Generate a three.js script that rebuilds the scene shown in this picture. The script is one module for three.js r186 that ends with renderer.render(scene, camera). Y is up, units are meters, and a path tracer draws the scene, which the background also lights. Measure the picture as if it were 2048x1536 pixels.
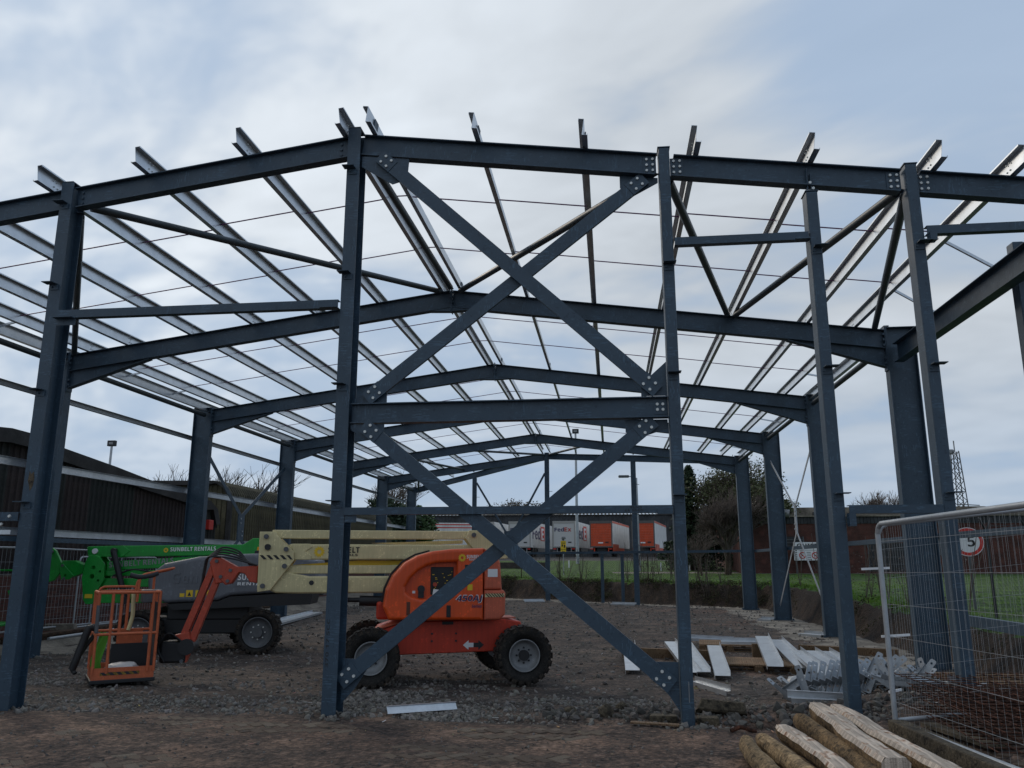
import * as THREE from 'three';
import { mergeGeometries } from 'three/addons/utils/BufferGeometryUtils.js';
import { RoundedBoxGeometry } from 'three/addons/geometries/RoundedBoxGeometry.js';
import { FontLoader } from 'three/addons/loaders/FontLoader.js';
import { TextGeometry } from 'three/addons/geometries/TextGeometry.js';

// ---------- camera, sky, sun, exposure ----------
const scene = new THREE.Scene();
const camera = new THREE.PerspectiveCamera(50.71, 4 / 3, 0.1, 2000);
camera.position.set(2.9197, 1.59, 8.7475);
camera.rotation.order = 'YXZ';
camera.rotation.set(0.2168, 0.1182, 0);
const renderer = new THREE.WebGLRenderer();
renderer.toneMapping = THREE.LinearToneMapping;
renderer.toneMappingExposure = 1.0;
renderer.shadowMap.enabled = true;

let seed = 20241;
const rnd = () => { seed = (seed * 1664525 + 1013904223) >>> 0; return seed / 4294967296; };
const rr = (a, b) => a + (b - a) * rnd();
const clamp = (x, a = 0, b = 1) => Math.min(b, Math.max(a, x));
const sm = (a, b, x) => { const t = clamp((x - a) / (b - a)); return t * t * (3 - 2 * t); };
const mix = (a, b, t) => a + (b - a) * t;
const PERM = new Float32Array(65536); for (let i = 0; i < 65536; i++) PERM[i] = rnd();
const hsh = (i, j) => PERM[((i & 255) << 8) | (j & 255)];
function vn(x, y, per = 256) {            // value noise, periodic
  let i = Math.floor(x), j = Math.floor(y), fx = x - i, fy = y - j;
  fx = fx * fx * fx * (fx * (fx * 6 - 15) + 10); fy = fy * fy * fy * (fy * (fy * 6 - 15) + 10);
  const w = (k) => ((k % per) + per) % per, i0 = w(i), i1 = w(i + 1), j0 = w(j), j1 = w(j + 1);
  return mix(mix(hsh(i0, j0), hsh(i1, j0), fx), mix(hsh(i0, j1), hsh(i1, j1), fx), fy);
}
function fbm(x, y, oct = 5, per = 256, g = 0.5) {
  let s = 0, a = 1, n = 0;
  for (let o = 0; o < oct; o++) { s += a * vn(x + o * 17, y + o * 31, Math.min(256, per)); n += a; a *= g; x *= 2; y *= 2; per *= 2; }
  return s / n;
}
const SUN = new THREE.Vector3(-0.62, 0.50, -0.60).normalize();
{ // sky: thin broken high cloud over pale blue, brightest around the veiled sun
  const W = 2048, Hh = 1024, d = new Float32Array(W * Hh * 4);
  for (let j = 0; j < Hh; j++) {
    const el = ((j + 0.5) / Hh - 0.5) * Math.PI, cy = Math.cos(el), sy = Math.sin(el);
    for (let i = 0; i < W; i++) {
      const a = ((i + 0.5) / W - 0.5) * 2 * Math.PI, x = Math.cos(a) * cy, z = Math.sin(a) * cy, k = (j * W + i) * 4;
      let r, g, b;
      if (sy < -0.02) { r = 0.24; g = 0.23; b = 0.22; }
      else {
        const h = Math.max(sy, 0) + 0.16, px = x / h, pz = z / h;
        const wx = fbm(px * 0.9 + 40, pz * 0.9 + 11, 4), wz = fbm(px * 0.9 + 90, pz * 0.9 + 71, 4);
        const big = fbm(px * 0.55 + 5.3 + wx * 0.5, pz * 0.55 + 8.1 + wz * 0.5, 3);
        const ra = px * 0.80 + pz * 0.60, rb = -px * 0.60 + pz * 0.80; const wisp = fbm(ra * 1.5 + wx * 2.4 + 60, rb * 3.6 + wz * 1.8 + 20, 6, 256, 0.58);
        const fine = fbm(px * 7 + wx * 5, pz * 12 + wz * 5, 4);
        const sd = clamp(x * SUN.x + sy * SUN.y + z * SUN.z, 0, 1);
        const right = clamp(0.5 + 0.9 * (x * 0.99 - z * -0.12));       // clearer towards +x
        let c = big * 0.8 + wisp * 1.0 + fine * 0.34 - 0.66 - 0.72 * sm(0.46, 0.74, right) * sm(0.28, 0.52, sy) + 0.16 * sm(0.30, 0.42, sy) * sm(0.55, 0.4, sy) + 0.10 * sm(0.6, 1, sd);
        c = sm(0.10, 0.66, c);
        const low = sm(0.30, 0.02, sy);
        c = mix(0.20, 0.88, c) * (1 - 0.62 * low);
        const t = sm(0.0, 0.9, sy);
        let R = mix(0.375, 0.33, t), G = mix(0.495, 0.455, t), B = mix(0.685, 0.675, t);
        const haze = sm(0.12, 0, sy) * 0.5; R = mix(R, 0.47, haze); G = mix(G, 0.55, haze); B = mix(B, 0.66, haze);
        const br = 0.605 + 0.20 * sm(0.68, 1, sd) + 0.28 * (wisp - 0.5) + 0.12 * (fine - 0.5);
        r = mix(R, br * 0.945, c) * 0.99; g = mix(G, br * 1.0, c); b = mix(B * 0.97, br * 1.065, c);
        const gl = 0.05 * Math.pow(sd, 6); r += gl; g += gl * 0.98; b += gl * 0.9;
      }
      d[k] = r; d[k + 1] = g; d[k + 2] = b; d[k + 3] = 1;
    }
  }
  const tex = new THREE.DataTexture(d, W, Hh, THREE.RGBAFormat, THREE.FloatType);
  tex.mapping = THREE.EquirectangularReflectionMapping; tex.magFilter = tex.minFilter = THREE.LinearFilter; tex.wrapS = THREE.RepeatWrapping; tex.needsUpdate = true;
  scene.background = tex; scene.environment = tex;
}
const sun = new THREE.DirectionalLight(0xfff0dc, 1.15);
sun.position.copy(SUN).multiplyScalar(80); sun.castShadow = true; sun.shadow.radius = 30;
Object.assign(sun.shadow.camera, { left: -45, right: 45, top: 45, bottom: -45, near: 1, far: 220 }); sun.shadow.mapSize.set(2048, 2048);
scene.add(sun); scene.add(sun.target);

// ---------- helpers ----------
const v = (a) => (a.isVector3 ? a.clone() : new THREE.Vector3(...a));
const used = {};
const num = (n) => { used[n] = (used[n] ?? -1) + 1; return used[n] ? n + '_' + String(used[n]).padStart(3, '0') : n; };
function fin(geos) {                                    // merge, box-projected uv in metres
  const L = (Array.isArray(geos) ? geos.flat(9) : [geos]).map((g) => {
    const q = g.index ? g.toNonIndexed() : g; for (const k of Object.keys(q.attributes)) if (k !== 'position' && k !== 'normal' && k !== 'color') q.deleteAttribute(k); q.morphAttributes = {}; return q;
  });
  const g = L.length > 1 ? mergeGeometries(L) : L[0];
  const p = g.attributes.position, uv = new Float32Array(p.count * 2), A = new THREE.Vector3(), B = new THREE.Vector3(), C = new THREE.Vector3();
  for (let i = 0; i < p.count; i += 3) {
    A.fromBufferAttribute(p, i); B.fromBufferAttribute(p, i + 1); C.fromBufferAttribute(p, i + 2);
    const n = B.clone().sub(A).cross(C.clone().sub(A)); const ax = Math.abs(n.x), ay = Math.abs(n.y), az = Math.abs(n.z);
    [A, B, C].forEach((q, k) => { const o = (i + k) * 2; if (ay >= ax && ay >= az) { uv[o] = q.x; uv[o + 1] = q.z; } else if (ax >= az) { uv[o] = q.z; uv[o + 1] = q.y; } else { uv[o] = q.x; uv[o + 1] = q.y; } });
  }
  g.setAttribute('uv', new THREE.BufferAttribute(uv, 2)); g.groups = [];
  return g;
}
function mk(g, m, name) { const o = new THREE.Mesh(g, m); o.name = name; o.castShadow = o.receiveShadow = true; return o; }
function part(name, geos, m, parent) { const o = mk(fin(geos), m, name); parent.add(o); return o; }
function thing(name, label, category, pos = [0, 0, 0], ry = 0, group) {
  const o = new THREE.Group(); o.name = num(name); o.position.set(...pos); o.rotation.y = ry; o.userData = { label, category }; if (group) o.userData.group = group; scene.add(o); return o;
}
function solo(name, label, category, geos, m, group) { const o = mk(fin(geos), m, num(name)); o.userData = { label, category }; if (group) o.userData.group = group; scene.add(o); return o; }
function struct(name, geos, m) { const o = mk(Array.isArray(geos) ? fin(geos) : geos, m, num(name)); o.userData = { kind: 'structure', label: name.replace(/_/g, ' ') }; scene.add(o); return o; }
function basis(a, b, up) { const A = v(a), B = v(b), X = B.clone().sub(A), L = X.length(); X.normalize(); let u = v(up); const Y = u.sub(X.clone().multiplyScalar(u.dot(X))).normalize(), Z = X.clone().cross(Y); return { A, B, X, Y, Z, L }; }
function bar(a, b, w, h, up = [0, 1, 0], dy = 0, dz = 0) {     // box along a->b, h along up, w sideways
  const { A, B, X, Y, Z, L } = basis(a, b, up); const g = new THREE.BoxGeometry(L, h, w);
  g.applyMatrix4(new THREE.Matrix4().makeBasis(X, Y, Z).setPosition(A.add(B).multiplyScalar(0.5).addScaledVector(Y, dy).addScaledVector(Z, dz))); return g;
}
const box = (x0, x1, y0, y1, z0, z1) => { const g = new THREE.BoxGeometry(x1 - x0, y1 - y0, z1 - z0); g.translate((x0 + x1) / 2, (y0 + y1) / 2, (z0 + z1) / 2); return g; };
const rbox = (x0, x1, y0, y1, z0, z1, r = 0.02, s = 2) => { const g = new RoundedBoxGeometry(x1 - x0, y1 - y0, z1 - z0, s, r); g.translate((x0 + x1) / 2, (y0 + y1) / 2, (z0 + z1) / 2); return g; };
function ibeam(a, b, h, w, up = [0, 1, 0], tf = 0.012, tw = 0.009) { return [bar(a, b, tw, h - 2 * tf, up), bar(a, b, w, tf, up, (h - tf) / 2), bar(a, b, w, tf, up, -(h - tf) / 2)]; }
function zsec(a, b, h, f, up, s = 1, t = 0.004) { return [bar(a, b, t, h - 2 * t, up), bar(a, b, f, t, up, (h - t) / 2, s * (f - t) / 2), bar(a, b, f, t, up, -(h - t) / 2, -s * (f - t) / 2), bar(a, b, t, 0.016, up, h / 2 - 0.012, s * (f - t)), bar(a, b, t, 0.016, up, -h / 2 + 0.012, -s * (f - t))]; }
function csec(a, b, h, f, up, s = 1, t = 0.004) { return [bar(a, b, t, h - 2 * t, up), bar(a, b, f, t, up, (h - t) / 2, s * (f - t) / 2), bar(a, b, f, t, up, -(h - t) / 2, s * (f - t) / 2)]; }
function rod(a, b, r, seg = 8, r2 = r) {
  const { A, B, X, L } = basis(a, b, Math.abs(v(b).sub(v(a)).normalize().y) > 0.9 ? [1, 0, 0] : [0, 1, 0]); const g = new THREE.CylinderGeometry(r2, r, L, seg, 1);
  g.applyQuaternion(new THREE.Quaternion().setFromUnitVectors(new THREE.Vector3(0, 1, 0), X)); const c = A.add(B).multiplyScalar(0.5); g.translate(c.x, c.y, c.z); return g;
}
function pipe(pts, r, seg = 24, rad = 6) { return new THREE.TubeGeometry(new THREE.CatmullRomCurve3(pts.map(v), false, 'catmullrom', 0.3), seg, r, rad); }
const polyShape = (pts) => { const s = new THREE.Shape(); pts.forEach((p, i) => (i ? s.lineTo(...p) : s.moveTo(...p))); s.closePath(); return s; };
function prism(pts, z0, z1, bev = 0, holes = [], bs = 1) {
  const s = polyShape(pts); holes.forEach((h) => s.holes.push(polyShape(h)));
  const g = new THREE.ExtrudeGeometry(s, { depth: z1 - z0 - 2 * bev, bevelEnabled: bev > 0, bevelThickness: bev, bevelSize: bev, bevelOffset: -bev, bevelSegments: bs, curveSegments: 4 }); g.translate(0, 0, z0 + bev); return g;
}
const cylZ = (x, y, z0, z1, r, seg = 16, r2 = r) => { const g = new THREE.CylinderGeometry(r2, r, z1 - z0, seg); g.rotateX(Math.PI / 2); g.translate(x, y, (z0 + z1) / 2); return g; };
const latheZ = (prof, x, y, z, seg = 32) => { const g = new THREE.LatheGeometry(prof.map((p) => new THREE.Vector2(...p)), seg); g.rotateX(Math.PI / 2); g.translate(x, y, z); return g; };
const font = await new FontLoader().loadAsync('fonts/droid/droid_sans_bold.typeface.json');
function text(s, w, h, m, parent, at, ry = 0, depth = 0.004, rz = 0, name = 'lettering', slant = 0) {   // fits w x h, lower left at "at"
  const g = new TextGeometry(s, { font, size: 1, depth: 0.01, curveSegments: 3, bevelEnabled: false }); g.computeBoundingBox(); const b = g.boundingBox;
  g.translate(-b.min.x, -b.min.y, 0); g.scale(w / (b.max.x - b.min.x), h / (b.max.y - b.min.y), depth / 0.01);
  if (slant) g.applyMatrix4(new THREE.Matrix4().set(1, slant, 0, 0, 0, 1, 0, 0, 0, 0, 1, 0, 0, 0, 0, 1));
  g.rotateZ(rz); g.rotateY(ry); g.translate(...at); return part(name, g, m, parent);
}
function gear(x, y, z, r, m, parent, ry = 0, hole = true, depth = 0.004) {
  const pts = []; for (let i = 0; i < 12; i++) { const a = i / 12 * 2 * Math.PI; pts.push([Math.cos(a) * r * 0.72, Math.sin(a) * r * 0.72], [Math.cos(a + 0.3) * r, Math.sin(a + 0.3) * r]); }
  const hp = []; for (let i = 0; i < 14; i++) hp.push([Math.cos(-i / 14 * 6.2832) * r * 0.36, Math.sin(-i / 14 * 6.2832) * r * 0.36]);
  const g = prism(pts, 0, depth, 0, hole ? [hp] : []); g.rotateY(ry); g.translate(x, y, z); return part('sun_emblem', g, m, parent);
}

// ---------- textures and materials ----------
function dataTex(n, fn, srgb = true) {
  const d = new Uint8Array(n * n * 4);
  for (let j = 0; j < n; j++) for (let i = 0; i < n; i++) { const c = fn(i / n, j / n), k = (j * n + i) * 4; d[k] = clamp(c[0]) * 255; d[k + 1] = clamp(c[1] ?? c[0]) * 255; d[k + 2] = clamp(c[2] ?? c[0]) * 255; d[k + 3] = 255; }
  const t = new THREE.DataTexture(d, n, n); t.wrapS = t.wrapT = THREE.RepeatWrapping; t.magFilter = THREE.LinearFilter; t.minFilter = THREE.LinearMipmapLinearFilter; t.generateMipmaps = true; if (srgb) t.colorSpace = THREE.SRGBColorSpace; t.needsUpdate = true; return t;
}
const rep = (t, r, r2 = r) => { const c = t.clone(); c.repeat.set(r, r2); c.needsUpdate = true; return c; };
const mottle = dataTex(512, (u, w) => { const a = fbm(u * 8, w * 8, 5, 8), s = fbm(u * 64, w * 4, 3, 4), p = fbm(u * 40, w * 40, 3, 40); let q = 0.88 + 0.10 * (a - 0.5) + 0.08 * (s - 0.5); if (p > 0.70 && a > 0.52) q += 0.10; return [q, q, q]; });
const scuffT = dataTex(1024, (u, w) => { const a = fbm(u * 6, w * 6, 5, 6), p = fbm(u * 9 + 4, w * 9, 4, 9), s1 = fbm(u * 20, w * 160, 3, 20), s2 = fbm(u * 150 + 9, w * 24, 3, 24), d = fbm(u * 50, w * 50, 3, 50); let q = 0.80 + 0.10 * (a - 0.5), t = 0; if (p > 0.60) t += clamp((p - 0.60) * 9) * (s1 > 0.64 ? 0.30 : 0); if (p < 0.40) t += clamp((0.40 - p) * 9) * (s2 > 0.66 ? 0.28 : 0); if (d > 0.76) t += 0.10; if (d < 0.24) t -= 0.10; return [q + t * 1.1, q + t, q + t * 0.85]; });
const roughT = dataTex(256, (u, w) => { const a = fbm(u * 10, w * 10, 5, 10); return [0.85 + 0.22 * (a - 0.5)]; }, false);
const spangle = dataTex(512, (u, w) => { const a = fbm(u * 30, w * 30, 2, 30), b = fbm(u * 5, w * 5, 4, 5); const q = 0.93 + 0.05 * (a - 0.5) + 0.10 * (b - 0.5); return [q, q, q]; });
const mudT = dataTex(1024, (u, w) => {
  const a = fbm(u * 6, w * 6, 6, 6), f = fbm(u * 60, w * 60, 4, 60), p = fbm(u * 24 + 3, w * 24, 4, 24), sp = fbm(u * 128, w * 128, 2, 128);
  let q = 0.62 + 0.55 * (a - 0.5) + 0.7 * (f - 0.5); if (p > 0.62) q += (p - 0.62) * 1.0; if (sp > 0.72) q += 0.16; if (sp < 0.26) q -= 0.12; return [q, q * (0.985 - 0.05 * (a - 0.5)), q * (0.97 - 0.12 * (a - 0.5))];
});
const mudB = dataTex(1024, (u, w) => { const a = fbm(u * 12, w * 12, 6, 12, 0.62), f = fbm(u * 90, w * 90, 3, 90); return [0.6 * a + 0.4 * f]; }, false);
const grassT = dataTex(512, (u, w) => { const a = fbm(u * 8, w * 8, 5, 8), f = fbm(u * 80, w * 80, 3, 80); const q = 0.65 + 0.7 * (a - 0.5) + 0.6 * (f - 0.5); return [q * (1 + 0.3 * (a - 0.5)), q, q * 0.9]; });
const barkT = dataTex(512, (u, w) => { const a = fbm(u * 6, w * 6, 5, 6), f = fbm(u * 64, w * 64, 4, 64), k = fbm(u * 30, w * 30, 4, 30); let q = 0.72 + 0.45 * (a - 0.5) + 0.5 * (f - 0.5); q -= 0.9 * Math.max(0, k - 0.54); return [q, q * 0.93, q * 0.82]; });
const woodT = dataTex(512, (u, w) => { const a = fbm(u * 5, w * 5, 5, 5), f = fbm(u * 90, w * 5, 4, 5), k = fbm(u * 40 + 7, w * 20, 4, 20) * 0.6 + a * 0.4; let q = 0.84 + 0.26 * (a - 0.5) + 0.42 * (f - 0.5); const st = Math.max(0, k - 0.54) * 2.4; return [q - st * 0.6, (q - st * 0.85) * 0.97, (q - st) * 0.93]; });
const concT = dataTex(512, (u, w) => { const a = fbm(u * 5, w * 5, 6, 5), f = fbm(u * 60, w * 60, 3, 60); const q = 0.75 + 0.5 * (a - 0.5) + 0.25 * (f - 0.5); return [q, q * 0.985, q * 0.96]; });
const grimeT = dataTex(256, (u, w) => { const a = fbm(u * 6, w * 6, 5, 6), f = fbm(u * 30, w * 5, 3, 5); const q = 0.92 + 0.14 * (a - 0.5) + 0.12 * (f - 0.5); return [q, q * 0.99, q * 0.97]; });
const lin = (r, g, b) => new THREE.Color().setRGB(r, g, b);
const mat = (c, o = {}) => new THREE.MeshStandardMaterial({ color: c, roughness: 0.6, metalness: 0, ...o });
const M = {
  steel: mat(lin(0.050, 0.096, 0.146), { map: rep(scuffT, 0.55), roughness: 0.6, roughnessMap: roughT }),
  tube: mat(lin(0.060, 0.080, 0.095), { map: rep(mottle, 0.8), roughness: 0.5 }),
  bolt: mat(lin(0.62, 0.64, 0.62), { roughness: 0.45, metalness: 0.3 }),
  galv: mat(lin(0.68, 0.72, 0.76), { map: rep(spangle, 1.2), roughness: 0.34, metalness: 0.72 }),
  galvDull: mat(lin(0.46, 0.49, 0.52), { map: rep(spangle, 2), roughness: 0.5, metalness: 0.4 }),
  sag: mat(lin(0.11, 0.03, 0.10), { roughness: 0.5 }),
  orange: mat(lin(0.90, 0.105, 0.015), { map: rep(mottle, 0.6), roughness: 0.34 }),
  faded: mat(lin(0.70, 0.15, 0.075), { map: rep(mottle, 1.1), roughness: 0.55 }),
  chassis: mat(lin(0.64, 0.048, 0.015), { map: rep(mottle, 0.7), roughness: 0.5 }),
  jib: mat(lin(0.56, 0.075, 0.032), { map: rep(mottle, 0.9), roughness: 0.5 }),
  basket: mat(lin(0.64, 0.155, 0.06), { map: rep(mottle, 2.0), roughness: 0.7 }),
  cream: mat(lin(0.80, 0.70, 0.38), { map: rep(mottle, 0.9), roughness: 0.5 }),
  green: mat(lin(0.006, 0.36, 0.038), { map: rep(mottle, 0.6), roughness: 0.38 }),
  hoodGrey: mat(lin(0.155, 0.17, 0.195), { map: rep(mottle, 0.5), roughness: 0.36 }),
  black: mat(lin(0.012, 0.013, 0.015), { roughness: 0.55 }),
  dark: mat(lin(0.022, 0.024, 0.028), { roughness: 0.7 }),
  tyre: mat(lin(0.036, 0.033, 0.030), { map: rep(mudT, 1.5), roughness: 0.9 }),
  tyreMud: mat(lin(0.075, 0.062, 0.050), { map: rep(mudT, 2.5), roughness: 0.95 }),
  rim: mat(lin(0.30, 0.31, 0.32), { map: rep(mottle, 2), roughness: 0.5, metalness: 0.3 }),
  rimGrey: mat(lin(0.115, 0.125, 0.135), { map: rep(mottle, 2), roughness: 0.55 }),
  trailerWhite: mat(lin(0.76, 0.77, 0.78), { map: rep(grimeT, 0.3), roughness: 0.5 }),
  bracket: mat(lin(0.36, 0.385, 0.41), { map: rep(spangle, 2), roughness: 0.48, metalness: 0.5 }),
  white: mat(lin(0.74, 0.75, 0.76), { roughness: 0.5 }),
  yellow: mat(lin(0.72, 0.48, 0.02), { roughness: 0.5 }),
  navy: mat(lin(0.03, 0.022, 0.09), { roughness: 0.5 }),
  red: mat(lin(0.55, 0.03, 0.02), { roughness: 0.5 }),
  amber: mat(lin(0.75, 0.28, 0.01), { roughness: 0.25 }),
  hivis: mat(lin(0.10, 0.32, 0.03), { roughness: 0.85 }),
  mud: mat(lin(1, 1, 1), { map: rep(mudT, 0.42), bumpMap: rep(mudB, 0.42), bumpScale: 0.05, roughness: 0.96, vertexColors: true }),
  soil: mat(lin(0.085, 0.058, 0.042), { map: rep(mudT, 0.8), bumpMap: rep(mudB, 0.8), bumpScale: 0.08, roughness: 1 }),
  grass: mat(lin(0.10, 0.22, 0.028), { map: rep(grassT, 0.35), bumpMap: rep(mudB, 1.2), bumpScale: 0.04, roughness: 1 }),
  asphalt: mat(lin(0.085, 0.08, 0.075), { map: rep(concT, 0.15), roughness: 0.95 }),
  conc: mat(lin(0.33, 0.30, 0.26), { map: rep(concT, 0.5), bumpMap: rep(mudB, 0.6), bumpScale: 0.012, roughness: 0.95 }),
  concOld: mat(lin(0.17, 0.16, 0.14), { map: rep(barkT, 0.8), bumpMap: rep(mudB, 1), bumpScale: 0.015, roughness: 0.95 }),
  stone: mat(lin(0.155, 0.148, 0.138), { roughness: 0.9 }),
  bark: mat(lin(0.36, 0.27, 0.17), { map: rep(barkT, 1.1), bumpMap: rep(mudB, 1.6), bumpScale: 0.02, roughness: 0.95 }),
  sawn: mat(lin(0.82, 0.73, 0.65), { map: rep(woodT, 0.7), bumpMap: rep(mudB, 1.4), bumpScale: 0.012, roughness: 0.9 }),
  timber: mat(lin(0.24, 0.165, 0.10), { map: rep(woodT, 1.5), roughness: 0.9 }),
  pallet: mat(lin(0.36, 0.25, 0.155), { map: rep(woodT, 1.5), roughness: 0.9 }),
  rust: mat(lin(0.16, 0.06, 0.032), { map: rep(mudT, 1.5), roughness: 0.95 }),
  trunk: mat(lin(0.09, 0.075, 0.06), { map: rep(barkT, 0.7), roughness: 1 }),
  twig: mat(lin(0.085, 0.068, 0.058), { roughness: 1 }),
  leafDark: mat(lin(0.025, 0.045, 0.020), { roughness: 0.8, side: THREE.DoubleSide }),
  leaf: mat(lin(0.045, 0.085, 0.025), { roughness: 0.8, side: THREE.DoubleSide }),
  weed: mat(lin(0.075, 0.085, 0.035), { roughness: 0.9, side: THREE.DoubleSide }),
};

// ---------- ground ----------
const pl = (t, x) => { for (let i = 1; i < t.length; i++) if (x <= t[i][0] || i === t.length - 1) { const [a, p] = t[i - 1], [b, q] = t[i]; return mix(p, q, clamp((x - a) / (b - a))); } };
const GR = [[-4, 0.42], [8, 0.45], [20, 0.74], [31, 0.72], [40, 0.9], [50, 1.25], [70, 1.86], [76, 2.15], [110, 2.3], [2000, 2.3]];
const beyond = (x, z) => x * 0.605 - (z + 30) * 0.796;              // metres past the skewed far end
const mound = (x, z) => 0.07 * (fbm(x * 0.5 + 30, z * 0.5 + 60, 3) - 0.5) + 0.035 * (fbm(x * 2.2, z * 2.2 + 9, 4) - 0.5) + 0.02 * (fbm(x * 7, z * 7, 3) - 0.5);
function H(x, z) {
  let y = -0.15 * sm(-0.2, -6, z) + 0.22 * sm(4.55, 6.3, x) * sm(-5, -0.8, z);
  y += mound(x, z) * sm(0.25, -0.25, z) + 0.3 * mound(x, z) * sm(-0.25, 0.25, z);
  y -= 0.10 * Math.exp(-(((x - 4.6) / 0.8) ** 2) - ((z + 0.15) / 0.16) ** 2) + 0.05 * Math.exp(-(((x - 2.2) / 1.4) ** 2) - ((z + 0.12) / 0.12) ** 2);
  y += 0.06 * Math.exp(-(((x - 4.9) / 0.9) ** 2) - ((z + 0.75) / 0.3) ** 2);
  const g = pl(GR, -z), nb = 0.35 * (fbm(x * 0.8 + 7, z * 0.8, 3) - 0.5), d1 = x - 8.75 + nb * 0.6, d2 = beyond(x, z) - 0.95 + nb;
  const t = Math.max(sm(0, 0.62, d1) * sm(2.5, -1, z), sm(0, 0.85, d2));
  y = mix(y, g + 0.05 * (fbm(x * 1.5, z * 1.5, 3) - 0.5), t);
  const l = sm(-8.75, -9.0, x); y = mix(y, mix(y, 0.1, 0.85), l * sm(30, -40, z) * (1 - t));
  return y;
}
{
  const axis = (segs) => { const o = []; for (const [a, b, s] of segs) { const n = Math.max(1, Math.round((b - a) / s)); for (let i = 0; i < n; i++) o.push(a + (b - a) * i / n); } o.push(segs[segs.length - 1][1]); return o; };
  const xs = axis([[-700, -120, 60], [-120, -30, 10], [-30, -10, 1], [-10, -4.5, 0.14], [-4.5, 6.8, 0.07], [6.8, 11, 0.1], [11, 30, 0.6], [30, 120, 8], [120, 700, 60]]);
  const zs = axis([[-900, -130, 60], [-130, -76, 3], [-76, -40, 0.8], [-40, -22, 0.16], [-22, -6, 0.12], [-6, -2.5, 0.07], [-2.5, 0.5, 0.05], [0.5, 3.2, 0.07], [3.2, 14, 0.6], [14, 120, 12]]);
  const nx = xs.length, nz = zs.length, Y = new Float32Array(nx * nz), tone = new Float32Array(nx * nz * 3);
  for (let j = 0; j < nz; j++) for (let i = 0; i < nx; i++) {
    const x = xs[i], z = zs[j], k = j * nx + i; Y[k] = H(x, z);
    const big = fbm(x * 0.35 + 12, z * 0.35 + 4, 4), mid = fbm(x * 1.3 + 50, z * 1.3 + 33, 4);
    const front = sm(-0.45, 0.15, z + 0.5 * (mid - 0.5));                    // brown mud over the old paving
    const grey = clamp(sm(0.50, 0.68, mid) * sm(-5, -1.6, z) * 0.9 + 0.35 * sm(0.4, 0.6, big));
    const redd = sm(0.52, 0.68, big) * sm(2, 6, x) + 0.8 * Math.exp(-(((x - 4.2) / 1.6) ** 2) - ((z + 0.55) / 0.35) ** 2);
    const damp = 0.72 + 0.56 * fbm(x * 0.6 + 80, z * 1.1 + 15, 4); let c = [mix(0.074, 0.090, grey) * damp, mix(0.058, 0.079, grey) * damp, mix(0.049, 0.070, grey) * damp];
    c = [mix(c[0], 0.125, redd * 0.7), mix(c[1], 0.075, redd * 0.7), mix(c[2], 0.055, redd * 0.7)];
    const b = [(0.118 + 0.08 * (mid - 0.5)) * damp, (0.082 + 0.06 * (mid - 0.5)) * damp, (0.063 + 0.045 * (mid - 0.5)) * damp];
    for (let q = 0; q < 3; q++) tone[k * 3 + q] = mix(c[q], b[q], front) * [2.0, 1.90, 1.84][q];
  }
  const kinds = { muddy_ground: [], earth_bank: [], grass_field: [], asphalt_yard: [], concrete_strip: [], footpath: [] };
  for (let j = 0; j < nz - 1; j++) for (let i = 0; i < nx - 1; i++) {
    const x = (xs[i] + xs[i + 1]) / 2, z = (zs[j] + zs[j + 1]) / 2, nb = 0.35 * (fbm(x * 0.8 + 7, z * 0.8, 3) - 0.5), e = 0.8 * (fbm(x * 1.7 + 3, z * 1.7, 3) - 0.5);
    const d1 = z < 1.5 ? x - 8.75 + nb * 0.6 : -9, d2 = beyond(x, z) - 0.95 + nb, d = Math.max(d1 / 0.62, d2 / 0.85);
    let k = 'muddy_ground';
    if (z < -66 || Math.abs(x) > 60 && z < -40) k = 'asphalt_yard';
    else if (d > 0.95 + e * 0.5) k = z < -41.5 && z > -43.2 && x > 3 ? 'footpath' : 'grass_field';
    else if (d > 0) k = 'earth_bank';
    else if (x < -8.8) k = 'concrete_strip';
    else if ((x > 7.15 + e * 1.3 && z < -6.5 && z > -24 && e < 0.2) || (x > 6.1 + e * 0.8 && x < 8.6 && z > -6.5 && z < -0.9 && e < 0.08) || (d2 < 0 && d2 > -1.25 + e * 1.5) || (x < -7.4 - e && z < -6.6 && e > -0.1)) k = 'concrete_strip';
    kinds[k].push(j * nx + i);
  }
  const mats = { muddy_ground: M.mud, earth_bank: M.soil, grass_field: M.grass, asphalt_yard: M.asphalt, concrete_strip: M.conc, footpath: M.conc };
  for (const [k, cells] of Object.entries(kinds)) {
    const map = new Map(), pos = [], uv = [], col = [], idx = [];
    const vid = (q) => { let n = map.get(q); if (n === undefined) { n = map.size; map.set(q, n); const x = xs[q % nx], z = zs[(q / nx) | 0]; pos.push(x, Y[q], z); uv.push(x, z); if (k === 'muddy_ground') col.push(tone[q * 3], tone[q * 3 + 1], tone[q * 3 + 2]); } return n; };
    for (const q of cells) { const a = vid(q), b = vid(q + 1), c = vid(q + nx), d = vid(q + nx + 1); idx.push(a, c, b, b, c, d); }
    const g = new THREE.BufferGeometry(); g.setAttribute('position', new THREE.Float32BufferAttribute(pos, 3)); g.setAttribute('uv', new THREE.Float32BufferAttribute(uv, 2)); if (col.length) g.setAttribute('color', new THREE.Float32BufferAttribute(col, 3)); g.setIndex(idx); g.computeVertexNormals();
    struct(k, g, mats[k]);
  }
}
function stuff(name, label, g, m, list, colors) {
  const o = new THREE.InstancedMesh(g, m, list.length); o.name = num(name); o.castShadow = o.receiveShadow = true; o.userData = { kind: 'stuff', label, category: name.split('_').pop() };
  list.forEach((q, i) => { o.setMatrixAt(i, q); if (colors) o.setColorAt(i, colors[i]); }); scene.add(o); return o;
}
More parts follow.
